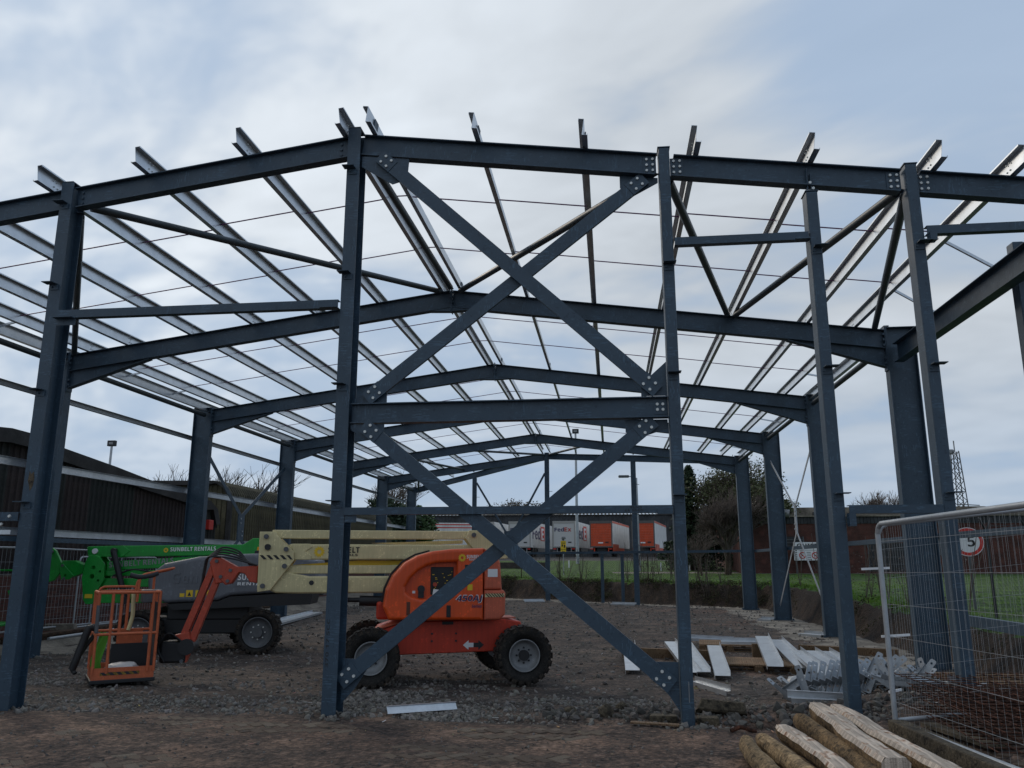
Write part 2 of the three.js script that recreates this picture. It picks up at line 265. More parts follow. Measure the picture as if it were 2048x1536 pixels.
const M4 = (p, e, s) => new THREE.Matrix4().compose(v(p), new THREE.Quaternion().setFromEuler(new THREE.Euler(...e)), v(s.length ? s : [s, s, s]));
{ // loose crushed stone
  const g = new THREE.IcosahedronGeometry(1, 0); const p = g.attributes.position; for (let i = 0; i < p.count; i++) { const k = 0.78 + 0.4 * hsh(Math.round(p.getX(i) * 37) + 90, Math.round((p.getY(i) * 11 + p.getZ(i) * 53)) + 90); p.setXYZ(i, p.getX(i) * k, p.getY(i) * k * 0.75, p.getZ(i) * k * 1.15); } g.computeVertexNormals();
  const L = [], C = [];
  const put = (x, z, s, t) => { L.push(M4([x, H(x, z) + s * 0.25, z], [rr(0, 6), rr(0, 6), rr(0, 6)], [s, s * rr(0.6, 1), s * rr(0.8, 1.3)])); const q = rr(0.55, 1.45) * t; C.push(lin(q, q * rr(0.94, 1), q * rr(0.88, 0.99))); };
  for (let i = 0; i < 90000; i++) {
    const x = rr(-8, 8.4), z = -0.08 - Math.pow(rnd(), 1.7) * 9; const dens = sm(0.52, 0.66, fbm(x * 0.9 + 50, z * 1.3 + 33, 4)) * sm(-4.2, -1.2, z) * 0.9 + 0.05 + 0.55 * Math.exp(-(((x - 0.9) / 1.3) ** 2) - ((z + 0.75) / 0.55) ** 2) + 0.4 * Math.exp(-(((x + 2.2) / 1.2) ** 2) - ((z + 0.8) / 0.4) ** 2) + 0.4 * Math.exp(-(((x - 3) / 0.9) ** 2) - ((z + 1.3) / 0.35) ** 2); if (rnd() > dens) continue;
    put(x, z, 0.009 + 0.026 * Math.pow(rnd(), 3), 1);
  }
  for (let i = 0; i < 5200; i++) { const z = rr(-30, -4), x = rr(-8, 8.4); if (beyond(x, z) > 0.6) continue; put(x, z, 0.014 + 0.04 * Math.pow(rnd(), 3), 0.9); }
  for (let i = 0; i < 200; i++) { const x = rr(-6, 6), z = -0.1 - Math.pow(rnd(), 1.3) * 4; put(x, z, 0.022 + 0.026 * Math.pow(rnd(), 2), 0.9); }
  for (const [cx, cz] of [[-3.78, 0], [-0.06, 0], [3.65, 0.05], [5.27, 0], [6.35, 0]]) for (let i = 0; i < 70; i++) { const a = rr(0, 6.28), q = 0.12 + 0.25 * rnd(); put(cx + Math.cos(a) * q, cz - 0.1 + Math.sin(a) * q, 0.012 + 0.03 * Math.pow(rnd(), 2), 0.9); }
  for (let i = 0; i < 1500; i++) { const x = rr(-3, 7), z = rr(0, 2.6); put(x, z, 0.005 + 0.012 * Math.pow(rnd(), 3), 0.7); }
  for (let i = 0; i < 380; i++) { const x = rr(2.2, 6), z = rr(-0.75, -0.25); put(x, z, 0.02 + 0.045 * Math.pow(rnd(), 2), 0.6); }
  stuff('loose_gravel', 'loose grey crushed stone scattered over the mud', g, M.stone, L, C);
}
{ // splinters of wood and scraps of packing
  const g = new THREE.BoxGeometry(1, 0.12, 0.3), L = [], C = []; for (let i = 0; i < 260; i++) { const x = rr(-6, 7.5), z = rr(-12, 1.6), s = rr(0.02, 0.09); L.push(M4([x, H(x, z) + 0.008, z], [rr(-0.1, 0.1), rr(0, 6.28), rr(-0.1, 0.1)], [s, s * 0.4, s * rr(0.3, 0.8)])); const w = rnd() < 0.3; C.push(w ? lin(0.7, 0.7, 0.7) : lin(rr(0.3, 0.6), rr(0.22, 0.4), rr(0.12, 0.22))); }
  stuff('site_litter', 'small wood splinters and pale scraps strewn over the ground', g, mat(lin(0.8, 0.8, 0.8), { roughness: 0.9 }), L, C);
}
{ // old herringbone paving showing through the mud in front
  const root = new THREE.Group(); root.name = 'block_paving'; root.userData = { kind: 'structure', label: 'worn herringbone block paving showing through the mud' }; scene.add(root);
  const g = new RoundedBoxGeometry(0.196, 0.06, 0.096, 1, 0.008); const P = [[0.19, 0.145, 0.108], [0.155, 0.112, 0.084], [0.235, 0.19, 0.148], [0.13, 0.095, 0.072]].map((c) => mat(lin(...c), { map: rep(concT, 6), roughness: 0.95 }));
  const cand = [];
  for (let a = -60; a < 60; a++) for (let b = -60; b < 60; b++) {                       // 45 degree herringbone
    if ((((a + b) % 4) + 4) % 4 !== 0 && (((a + b) % 4) + 4) % 4 !== 1) continue;
    const hz = (((a + b) % 4) + 4) % 4 === 0; const lx = a * 0.1 + (hz ? 0.05 : 0), lz = b * 0.1 + (hz ? 0 : 0.05);
    const c = Math.SQRT1_2, x = 2 + (lx - lz) * c, z = 1.2 + (lx + lz) * c; if (z < 0.12 || z > 2.7 || x < -2.4 || x > 6) continue;
    const e = fbm(x * 0.9 + 21, z * 2.0 + 5, 4) + 0.5 * Math.exp(-(((x - 2.1) / 0.8) ** 2) - ((z - 0.45) / 0.35) ** 2) + 0.2 * Math.exp(-(((x + 0.6) / 0.7) ** 2) - ((z - 1.2) / 0.5) ** 2); cand.push([e, x, z, hz]);
  }
  cand.sort((p, q) => q[0] - p[0]);
  cand.slice(0, 190).forEach(([e, x, z, hz], i) => { const o = mk(g, P[(hsh(i, 7) * 4) | 0], i ? 'paver_' + String(i).padStart(3, '0') : 'paver'); o.position.set(x, H(x, z) - 0.031 + 0.010 * clamp((e - 0.55) * 3.0) + 0.004 * (hsh(i, 3) - 0.5), z); o.rotation.set(rr(-0.03, 0.03), Math.PI / 4 + (hz ? 0 : Math.PI / 2), rr(-0.03, 0.03)); root.add(o); });
}

// ---------- steel frame ----------
const R0 = 6.733, SL = 0.1345, BAY = 6, EL = 7.8, ER = 7.91;
const roofY = (x) => R0 - SL * Math.abs(x);
const rup = (s) => [s * SL, 1, 0];                          // roof normal on side s (right slope +)
const zEnd = (x) => -30 + 6 * x / 7.9;
const boltG = new THREE.CylinderGeometry(0.017, 0.017, 0.022, 6); boltG.rotateX(Math.PI / 2);
function bolts(parent, pts, m = M.bolt, s = 1) { for (const p of pts) { const o = mk(boltG, m, 'bolt'); o.position.set(...p); o.scale.setScalar(s); parent.add(o); } }
const ORD = ['first', 'second', 'third', 'fourth', 'fifth', 'sixth', 'seventh', 'eighth'];
function portalColumn(t, x0, z, s) {                          // s: -1 left, +1 right; x0 inner face
  const top = roofY(x0) + 0.03, xc = x0 + s * 0.25, yb = -0.16;
  const c = part('column', ibeam([xc, yb, z], [xc, top, z], 0.5, 0.2, [1, 0, 0], 0.016, 0.011), M.steel, t);
  part('base_plate', [box(xc - 0.31, xc + 0.31, yb, yb + 0.025, z - 0.17, z + 0.17)], M.steel, c); part('cap_plate', [box(xc - 0.255, xc + 0.255, top, top + 0.012, z - 0.105, z + 0.105)], M.steel, c);
  bolts(c, [[xc - 0.28, yb + 0.05, z + 0.13], [xc + 0.28, yb + 0.05, z + 0.13], [xc - 0.28, yb + 0.05, z - 0.13]], M.steel, 1.6);
  return c;
}
function rafter(t, x0, x1, z0, z1, h = 0.34, w = 0.16) { const s = Math.sign(x0 + x1) || 1; return part('rafter', ibeam([x0, roofY(x0) - h / 2, z0], [x1, roofY(x1) - h / 2, z1], h, w, rup(s), 0.011, 0.008), M.steel, t); }
function haunch(t, x0, z, s) {
  const yb = (x) => roofY(x) - 0.345, L = 1.7, xa = x0 - s * 0.02, xb = x0 - s * L;
  part('haunch', [prism([[xa, yb(xa)], [xb, yb(xb)], [xa, yb(xa) - 0.33]], z - 0.005, z + 0.005), bar([xa, yb(xa) - 0.335, z], [xb, yb(xb) - 0.012, z], 0.15, 0.011)], M.steel, t);
  part('end_plate', [box(Math.min(x0 - s * 0.018, x0 - s * 0.002), Math.max(x0 - s * 0.018, x0 - s * 0.002), yb(x0) - 0.40, roofY(x0) + 0.05, z - 0.09, z + 0.09)], M.steel, t);
  bolts(t, [0.08, 0.18, 0.28, 0.52, 0.62].map((q) => [x0 - s * 0.032, roofY(x0) - q, z + 0.065]), M.steel, 1.3);
}
for (let f = 1; f <= 4; f++) {
  const z = -BAY * f, t = thing('portal_frame', `dark blue steel portal frame, ${ORD[f - 1]} one behind the open front gable`, 'frame', [0, 0, 0], 0, 'haunched portal frames of the steel building');
  portalColumn(t, -EL, z, -1); portalColumn(t, ER, z, 1);
  rafter(t, -EL, -0.01, z, z); rafter(t, ER, 0.01, z, z); haunch(t, -EL, z, -1); haunch(t, ER, z, 1);
  part('apex_plate', [box(-0.009, 0.009, R0 - 0.44, R0 + 0.035, z - 0.09, z + 0.09)], M.steel, t);
  for (const s of [-1, 1]) part('apex_haunch', [prism([[s * 0.012, R0 - 0.345], [s * 0.42, roofY(0.42) - 0.348], [s * 0.012, R0 - 0.42]], z - 0.07, z + 0.07)], M.steel, t);
  bolts(t, [0.04, 0.13, 0.23, 0.32].flatMap((q) => [[-0.025, R0 - q, z + 0.06], [0.025, R0 - q, z + 0.06]]), M.steel, 1.2);
}
{
  const t = thing('half_portal_frame', 'dark steel half frame at far left rising to the far ridge column', 'frame', [0, 0, 0], 0, 'haunched portal frames of the steel building');
  portalColumn(t, -EL, -30, -1); rafter(t, -EL, -0.12, -30, -30); haunch(t, -EL, -30, -1);
  const c = thing('corner_column', 'dark steel corner column at the far left end of the frame', 'column'); portalColumn(c, -EL, -36, -1);
  for (const [s, n] of [[-1, 'left'], [1, 'right']]) {
    const r = thing('end_rafter', `dark steel rafter of the skewed far gable, ${n} of the far ridge`, 'rafter');
    const a = s < 0 ? [-EL, zEnd(-EL)] : [0.1, zEnd(0.1)], b = s < 0 ? [-0.1, zEnd(-0.1)] : [ER, zEnd(ER)];
    part('rafter', ibeam([a[0], roofY(a[0]) - 0.16, a[1]], [b[0], roofY(b[0]) - 0.16, b[1]], 0.28, 0.13, [0, 1, 0]), M.steel, r);
  }
  for (const [x, n] of [[-4, 'left of the far ridge'], [0, 'under the far ridge'], [4, 'right of the far ridge']]) {
    const z = zEnd(x), p = thing('end_column', `slim dark steel far gable column standing ${n}`, 'column', [0, 0, 0], 0, 'far gable columns'), top = roofY(x) - (x ? 0.30 : -0.02);
    part('shaft', [rbox(x - 0.11, x + 0.11, -0.2, top, z - 0.09, z + 0.09, 0.015)], M.steel, p); for (const y of [2.3, 3.6, 4.9]) part('cleat', [box(x + 0.11, x + 0.25, y, y + 0.01, z - 0.16, z - 0.04)], M.steel, p);
    part('base_plate', [box(x - 0.17, x + 0.17, -0.2, -0.155, z - 0.15, z + 0.15)], M.steel, p);
  }
  for (const [x, n] of [[2.55, 'left'], [3.42, 'right']]) { const z = zEnd(x); solo('door_post', `${n} one of two short steel posts under the far rail`, 'post', [rbox(x - 0.07, x + 0.07, -0.2, 1.96, z - 0.06, z + 0.06, 0.01)], M.steel, 'door posts in the far gable'); }
  solo('end_rail', 'low dark steel rail along the skewed far gable', 'rail', [bar([-7.9, 2.02, zEnd(-7.9) + 0.14], [7.9, 2.02, zEnd(7.9) + 0.14], 0.06, 0.1)], M.steel);
  const D = (a, b) => bar(a, b, 0.02, 0.11);
  const zq = (x) => zEnd(x) + 0.12, e = thing('end_cross_brace', 'flat steel cross brace between two far gable columns', 'brace');
  part('brace_bar', [D([-3.85, 5.6, zq(-3.85)], [-2.1, 2.95, zq(-2.1)])], M.steel, e); part('brace_bar', [D([-0.1, 5.75, zq(-0.1)], [-1.8, 2.95, zq(-1.8)])], M.steel, e); part('brace_bar', [D([-2.1, 2.75, zq(-2.1)], [-3.85, 0.3, zq(-3.85)])], M.steel, e); part('brace_bar', [D([-1.8, 2.75, zq(-1.8)], [-0.1, 0.3, zq(-0.1)])], M.steel, e);
  part('centre_plate', [bar([-2.25, 2.85, zq(-2.2)], [-1.65, 2.85, zq(-1.65)], 0.03, 0.5)], M.steel, e);
}
// front gable
const FC = [[-3.78, 'i', roofY(3.78) + 0.07, 'on the left, cleats along it and paint rubbed through', [6.0, 4.93, 3.6, 2.27]], [-0.06, 'i', 6.80, 'under the ridge, left post of the tall cross braces', [6.25, 4.91, 3.57, 2.25]],
  [3.653, 'b', 6.30, 'right of the tall cross braces', [4.86, 3.6, 2.28]], [5.265, 'b', 5.66, 'a short one stopping below the rafter, right of the braced bay', [4.98, 3.62, 2.28]], [6.348, 'b', 5.93, 'seen partly through the mesh fence', [4.98, 3.62, 2.28]]];
FC.forEach(([x, k, top, w, cl], i) => {
  const yb = [0, -0.02, -0.06, 0.08, 0.18][i], t = thing('gable_column', `dark blue steel front gable column ${w}`, 'column', [0, 0, 0], 0, 'front gable columns');
  if (k === 'i') part('shaft', ibeam([x, yb - 0.05, -0.125], [x, top, -0.125], 0.25, 0.158, [0, 0, 1], 0.012, 0.008), M.steel, t);
  else part('shaft', [rbox(x - 0.063, x + 0.063, yb - 0.05, top, -0.2, 0, 0.016, 3)], M.steel, t);
  part('cap_plate', [box(x - 0.072, x + 0.072, top, top + 0.01, -0.21, 0.005)], M.steel, t);
  const sd = i < 2 ? -1 : i === 2 ? 0.2 : 1;
  for (const y of cl) { const c = part('cleat', [box(x - 0.07 + sd * 0.035, x + 0.07 + sd * 0.035, y, y + 0.009, 0.003, 0.115), box(x - 0.05, x + 0.05, y - 0.07, y - 0.002, 0.003, 0.011)], M.steel, t); bolts(c, [[x - 0.03, y - 0.035, 0.018]], M.steel, 0.7); }
  if (i === 3) { part('top_bracket', [box(x - 0.03, x - 0.02, top + 0.01, top + 0.30, -0.13, -0.05), box(x + 0.01, x + 0.02, top + 0.01, top + 0.24, -0.13, -0.05), box(x - 0.055, x + 0.045, top + 0.01, top + 0.022, -0.17, -0.03)], M.steel, t); bolts(t, [[x - 0.0, top + 0.12, -0.04], [x + 0.03, top + 0.05, -0.04]]); }
  if (i === 1) text('370 17 SCC', 0.5, 0.035, M.dark, t, [-0.085, 0.5, 0.0005], 0, 0.001, Math.PI / 2, 'site_marking'); if (i === 2) { part('chalk_line', [box(3.665, 3.673, 0.22, 0.42, 0.0005, 0.002)], M.rim, t); }
  if (i === 0) { part('rubbed_patch', [prism([[0.01, 2.40], [0.04, 2.46], [0.05, 2.55], [0.035, 2.63], [0.0, 2.60], [-0.02, 2.64], [-0.03, 2.52], [-0.01, 2.47]].map(([a, b]) => [x + a, b]), 0.0005, 0.0015)], mat(lin(0.17, 0.15, 0.125), { map: rep(barkT, 3), roughness: 0.9 }), t).userData.label = 'pale scuffed patch where the paint is worn'; }
});
solo('side_wall_post', 'dark steel side wall post at the right edge of the picture', 'post', [rbox(8.28, 8.42, 0.1, 5.72, -2.16, -1.98, 0.016, 3), box(8.3, 8.4, 5.2, 5.21, -1.97, -1.84)], M.steel);
{ // rafters of the front gable
  const seg = [[-7.9, -3.86], [-3.69, -0.14], [0.025, 3.555], [3.75, 6.245], [6.45, 8.1]];
  const L = thing('front_rafter', 'dark blue steel rafter of the front gable, left of the ridge', 'rafter'), Rr = thing('front_rafter', 'dark blue steel rafter of the front gable, right of the ridge with bolted joints', 'rafter');
  seg.forEach(([a, b]) => { const t = b < 0 ? L : Rr; part('rafter_length', ibeam([a, roofY(a) - 0.135, -0.1], [b, roofY(b) - 0.135, -0.1], 0.27, 0.13, rup(b < 0 ? -1 : 1), 0.012, 0.008), M.steel, t); });
  for (const [x, s] of [[3.49, -1], [3.80, 1], [6.18, -1], [6.50, 1]]) { const y = roofY(x) - 0.135; part('fin_plate', [box(x - 0.075, x + 0.075, y - 0.11, y + 0.11, -0.096, -0.086)], M.steel, Rr); bolts(Rr, [-0.07, 0, 0.07].flatMap((q) => [[x - 0.035, y + q, -0.078], [x + 0.035, y + q, -0.078]]), M.bolt, 0.95); }
  for (const x of [-3.62, -0.25]) { const y = roofY(x) - 0.135; bolts(L, [-0.07, 0, 0.07].map((q) => [x, y + q, -0.09]), M.steel, 1); }
}
function railI(label, x0, x1, y0, y1, z, c = true) {
  const t = thing('sheeting_rail', label, 'rail'), y = (y0 + y1) / 2;
  part('channel', c ? csec([x0, y, z], [x1, y, z], y1 - y0, 0.09, [0, 1, 0], -1, 0.007) : ibeam([x0, y, z], [x1, y, z], y1 - y0, 0.13), M.steel, t);
  return t;
}
{ const t = railI('dark steel rail high between the left and ridge gable columns', -3.70, -0.16, 4.49, 4.59, 0.02); part('seat_cleat', [box(-3.70, -3.45, 4.40, 4.487, 0.0, 0.01), box(-3.70, -3.45, 4.478, 4.487, 0.012, 0.1)], M.steel, t); part('seat_cleat', [box(-0.36, -0.15, 4.478, 4.487, 0.0, 0.1)], M.steel, t); }
{ const t = railI('deep steel cross beam between the two tall cross braces', 0.03, 3.585, 3.13, 3.36, -0.09, false); bolts(t, [[3.47, 3.28, -0.075], [3.53, 3.28, -0.075], [3.47, 3.22, -0.075], [3.53, 3.22, -0.075]]); part('fin_plate', [box(3.43, 3.57, 3.17, 3.33, -0.085, -0.078)], M.steel, t); }
{ const t = railI('thin steel rail at low level across the braced bay', 0.03, 3.585, 2.10, 2.18, 0.035); text('5355 17', 0.2, 0.024, M.dark, t, [3.28, 2.14, 0.040], 0, 0.001, Math.PI, 'site_marking'); text('CN13', 0.12, 0.024, M.dark, t, [3.26, 2.172, 0.040], 0, 0.001, Math.PI, 'site_marking'); part('seat_cleat', [box(0.03, 0.16, 2.02, 2.097, 0.001, 0.01)], M.steel, t); part('seat_cleat', [box(3.42, 3.58, 2.085, 2.097, 0.0, 0.09)], M.steel, t); }
{ const t = railI('short steel rail high between the two middle right columns', 3.73, 5.19, 5.08, 5.17, 0.02); part('seat_cleat', [box(5.03, 5.19, 5.06, 5.075, 0, 0.1)], M.steel, t); }
{ const t = railI('steel rail high at the right, running out of the picture', 6.43, 8.2, 5.08, 5.175, 0.02); part('seat_cleat', [box(6.43, 6.5, 4.98, 5.075, 0.0, 0.1)], M.steel, t); }
{ const t = railI('short low steel rail above the mesh fence on the right', 5.36, 6.28, 2.08, 2.165, 0.02); part('seat_cleat', [box(5.335, 5.40, 1.95, 2.075, 0.0, 0.1)], M.steel, t); }
{ const t = railI('low steel rail stub at the left edge of the picture', -7.8, -3.86, 2.06, 2.16, 0.02); part('galvanised_strip', [bar([-7.8, 1.93, 0.03], [-3.9, 1.93, 0.03], 0.06, 0.05)], M.galv, t); bolts(t, [[-3.93, 2.11, 0.07], [-4.02, 2.02, 0.07]]); }
// diagonal braces of the front bay, with gussets
function brace(label, a, b, z, ga, gb) {
  const t = thing('diagonal_brace', label, 'brace', [0, 0, 0], 0, 'diagonal braces in the front gable');
  part('brace_bar', [bar([...a, z], [...b, z], 0.045, 0.158, [0, 1, 0])], M.steel, t);
  const d = new THREE.Vector2(b[0] - a[0], b[1] - a[1]).normalize(), n = new THREE.Vector2(-d.y, d.x);
  for (const [p, s, g] of [[a, 1, ga], [b, -1, gb]]) {
    part('gusset_plate', [prism(g, z - 0.036, z - 0.025)], M.steel, t);
    const c = [p[0] + d.x * s * 0.11, p[1] + d.y * s * 0.11], q = 0.046; part('end_plate', [bar([p[0] - d.x * s * 0.01, p[1] - d.y * s * 0.01, z + 0.027], [p[0] + d.x * s * 0.22, p[1] + d.y * s * 0.22, z + 0.027], 0.008, 0.165)], M.steel, t);
    bolts(t, [[q, q], [q, -q], [-q, q], [-q, -q]].map(([e, f]) => [c[0] + d.x * e + n.x * f, c[1] + d.y * e + n.y * f, z + 0.037]));
  }
}
brace('upper diagonal steel brace falling from ridge column to right column', [0.27, 6.40], [3.47, 3.42], -0.03, [[0.03, 6.44], [0.62, 6.37], [0.60, 6.1], [0.42, 6.05], [0.03, 6.30]], [[3.58, 3.37], [3.58, 3.75], [3.30, 3.50], [3.30, 3.37]]);
brace('upper diagonal steel brace rising from ridge column to right column', [0.20, 3.42], [3.42, 5.96], -0.1, [[0.03, 3.37], [0.42, 3.37], [0.42, 3.5], [0.2, 3.5], [0.03, 3.42]], [[3.58, 5.98], [3.14, 6.04], [3.14, 5.88], [3.28, 5.76], [3.58, 5.92]]);
brace('lower diagonal steel brace falling to the foot of the right column', [0.20, 3.10], [3.50, 0.38], -0.03, [[0.03, 3.12], [0.42, 3.12], [0.42, 2.98], [0.2, 2.95], [0.03, 3.06]], [[3.58, 0.12], [3.58, 0.60], [3.33, 0.60], [3.36, 0.40], [3.48, 0.27]]);
brace('lower diagonal steel brace rising from the foot of the ridge column', [0.03, 0.35], [3.42, 3.10], -0.1, [[0.03, 0.12], [0.03, 0.58], [0.16, 0.58], [0.30, 0.47], [0.18, 0.28]], [[3.58, 3.12], [3.12, 3.12], [3.12, 2.98], [3.3, 2.93], [3.58, 3.02]]);
// tubular roof bracing
function tubeBrace(label, a, b, r = 0.052) { const t = thing('roof_brace_tube', label, 'tube', [0, 0, 0], 0, 'tubular roof braces'); part('tube', [rod(a, b, r, 12)], M.tube, t); const d = v(b).sub(v(a)).normalize(); for (const [p, s] of [[a, -1], [b, 1]]) part('end_tab', [bar(v(p), v(p).addScaledVector(d, s * 0.12), 0.09, 0.012)], M.steel, t); }
tubeBrace('roof brace tube from the left gable column to the second ridge', [-3.6, roofY(3.6) - 0.20, -0.25], [-0.2, R0 - 0.06, -5.8]);
tubeBrace('roof brace tube running back along the ridge', [0.06, R0 - 0.22, -0.3], [0.01, R0 + 0.0, -5.75]);
tubeBrace('roof brace tube from the second ridge to the column right of the cross braces', [3.5, roofY(3.5) - 0.2, -0.25], [0.2, R0 - 0.06, -5.8]);
tubeBrace('roof brace tube from the column right of the cross braces back to the second rafter', [3.72, roofY(3.72) - 0.24, -0.25], [5.15, roofY(5.15) - 0.02, -5.8]);
tubeBrace('roof brace tube from the right gable column back to the second rafter', [6.25, roofY(6.25) - 0.2, -0.25], [5.3, roofY(5.3) - 0.02, -5.8]);
tubeBrace('roof brace tube from the right gable column to the haunched right column', [6.34, roofY(6.34) - 0.24, -0.25], [7.7, roofY(7.7) - 0.02, -5.8]);
tubeBrace('roof brace tube from the left gable column to the haunched left column', [-3.78, roofY(3.78) - 0.26, -0.3], [-7.62, roofY(7.62) - 0.04, -5.8]);
tubeBrace('thin roof brace tube at the far end left of the ridge', [-3.4, roofY(3.4) - 0.1, -24.2], [-0.15, R0 - 0.1, -29.8], 0.05);
tubeBrace('thin roof brace tube at the far end right of the ridge', [1.9, roofY(1.9) - 0.25, -24.2], [0.15, R0 - 0.1, -29.8], 0.05);
tubeBrace('thin roof brace tube at the far end low on the left slope', [-4.0, roofY(4) - 0.2, -30.2], [-5.3, roofY(5.3) - 0.2, -24.2], 0.05);
tubeBrace('thin roof brace tube in the far left corner of the roof', [-7.6, roofY(7.6) - 0.15, -35.6], [-6.3, roofY(6.3) - 0.2, -30.2], 0.05);
// purlins with cleats and sag rods
const PX = [0.17, 1.45, 2.73, 4.0, 5.27, 6.58, 7.40];
for (const s of [-1, 1]) {
  PX.forEach((ax, i) => {
    const x = s * ax, t = thing('roof_purlin', `galvanised roof purlin, ${ORD[i]} one ${s < 0 ? 'left' : 'right'} of the ridge`, 'purlin', [0, 0, 0], 0, 'galvanised roof purlins'), up = rup(s), ze = zEnd(x) + 0.05, y = roofY(x) + 0.105;
    let z = 0.27; for (let q = 0; z > ze + 0.1; q++) { const z1 = Math.max(ze, -BAY * (q + 1)); part('purlin_length', zsec([x, y, z], [x, y, z1 + 0.006], 0.2, 0.065, up, -s), M.galv, t); z = z1; if (-z1 < -ze - 0.2) { } }
    for (let q = 0; -BAY * q > ze; q++) { const zc = -BAY * q - (q ? 0 : 0.06); part('cleat', [bar([x + s * 0.012, y - 0.012, zc - 0.07], [x + s * 0.012, y - 0.012, zc + 0.07], 0.012, 0.19, up)], M.steel, t);
      if (q < 3) bolts(t, [[-0.035, 0.04], [0.035, 0.04], [-0.035, -0.045], [0.035, -0.045]].map(([e, f]) => [x - s * 0.012, y + f, zc + e]), M.bolt, 0.55); }
    const xn = i < 6 ? s * PX[i + 1] : s * (s > 0 ? 8.05 : 7.93); const yn = roofY(xn) + 0.105;
    for (let q = 0; q < 6; q++) for (const f of [2, 4]) { const zz = -BAY * q - f; if (zz < Math.max(ze, zEnd(xn)) + 0.3) continue; const o = (i % 2 ? 0.06 : -0.06); if (i < 6) part('sag_rod', [rod([x, y + 0.03, zz + o], [xn, yn + 0.03, zz + o], 0.010, 5)], M.sag, t); else part('sag_angle', [bar([x, y, zz + o], [xn, s > 0 && q === 0 ? 5.40 : yn - 0.05, zz + o], 0.035, 0.035)], M.galv, t); }
    if (i === 0 && s > 0) for (let q = 0; q < 5; q++) for (const f of [2, 4]) { const zz = -BAY * q - f; if (zz > ze + 0.3) part('sag_rod', [rod([-0.17, roofY(0.17) + 0.13, zz], [0.17, roofY(0.17) + 0.13, zz], 0.010, 5)], M.sag, t); }
  });
}
{ // eaves
  const y = roofY(8.0) + 0.06;
  const L = thing('eaves_beam', 'galvanised eaves beam with dark strut tube along the left eaves', 'beam', [0, 0, 0], 0, 'eaves beams'); part('galvanised_channel', csec([-7.95, y, 0.2], [-7.95, y, -35.9], 0.22, 0.09, [0, 1, 0], 1), M.galv, L);
  for (let q = 0; q < 6; q++) part('strut_tube', [rod([-7.98, y - 0.20, -BAY * q - 0.12], [-7.98, y - 0.20, -BAY * (q + 1) + 0.12], 0.058, 12)], M.tube, L);
  const Rr = thing('eaves_beam', 'galvanised eaves beam with dark strut tube along the right eaves', 'beam', [0, 0, 0], 0, 'eaves beams'); part('galvanised_channel', csec([8.06, y - 0.015, -6.15], [8.06, y - 0.015, -24], 0.22, 0.09, [0, 1, 0], -1), M.galv, Rr);
  for (let q = 1; q < 4; q++) part('strut_tube', [rod([8.05, y - 0.24, -BAY * q - 0.12], [8.05, y - 0.24, -BAY * (q + 1) + 0.12], 0.058, 12)], M.tube, Rr);
  solo('front_eaves_beam', 'heavy dark steel eaves beam in the first bay on the right', 'beam', ibeam([8.08, 5.22, -0.1], [8.08, 5.22, -5.88], 0.34, 0.17), M.steel);
}
// side rails
const sideRail = (label, x, y, z0, z1, h, s, m, c = true) => solo('side_rail', label, 'rail', c ? csec([x, y, z0], [x, y, z1], h, 0.07, [0, 1, 0], s) : [bar([x, y, z0], [x, y, z1], 0.08, h)], m, 'side wall rails');
sideRail('thin galvanised rail along the left wall just below the eaves', -8.38, 4.9, 0, -36, 0.11, 1, M.galvDull);
sideRail('bright galvanised rail along the left wall at middle height', -8.38, 3.47, 0, -36, 0.15, 1, M.galv);
sideRail('bright galvanised rail along the left wall above the green boom', -8.38, 2.17, 0, -36, 0.14, 1, M.galv);
sideRail('dark steel beam right under the lowest galvanised left wall rail', -8.36, 2.03, 0, -36, 0.09, 1, M.steel, false);
sideRail('dark steel rail along the right wall at chest height', 8.47, 2.02, 0.3, -24, 0.1, 1, M.steel, false);
sideRail('low steel rail near the ground in the first right bay', 8.47, 0.70, 1.0, -5.7, 0.16, 1, M.steel, false);
// wall cross braces
for (const s of [-1, 1]) {
  const x = s * 8.08, t = thing('wall_cross_brace', s < 0 ? 'flat steel cross brace with bolted centre plate in the left wall' : 'slim cross brace with strapped joint in the right wall', 'brace', [0, 0, 0], 0, 'wall cross braces'), w = s < 0 ? 0.13 : 0.075, zc = s < 0 ? -14.8 : -14.9, yc = s < 0 ? 2.62 : 2.75, hh = s < 0 ? 0.34 : 0.36;
  const D = (y0, z0, y1, z1) => part('brace_bar', [bar([x, y0, z0], [x, y1, z1], 0.014, w, [0, 1, 0])], s < 0 ? M.steel : M.galvDull, t);
  D(4.75, -12.1, yc + hh, zc + 0.05); D(4.75, -17.9, yc + hh, zc - 0.05); D(0.3, -12.1, yc - hh, zc + 0.05); D(0.3, -17.9, yc - hh, zc - 0.05);
  part('centre_plate', [box(x - 0.016, x + 0.016, yc - hh - 0.04, yc + hh + 0.04, zc - 0.2 * (s < 0 ? 1 : 0.5), zc + 0.2 * (s < 0 ? 1 : 0.5))], s < 0 ? M.steel : M.galvDull, t);
  for (const q of [-0.25, -0.12, 0.12, 0.25]) { const o = mk(boltG, M.galvDull, 'bolt'); o.position.set(x - s * 0.025, yc + q, zc + (q > 0 ? 0.07 : -0.07)); o.rotation.y = Math.PI / 2; o.scale.setScalar(1.4); t.add(o); }
}

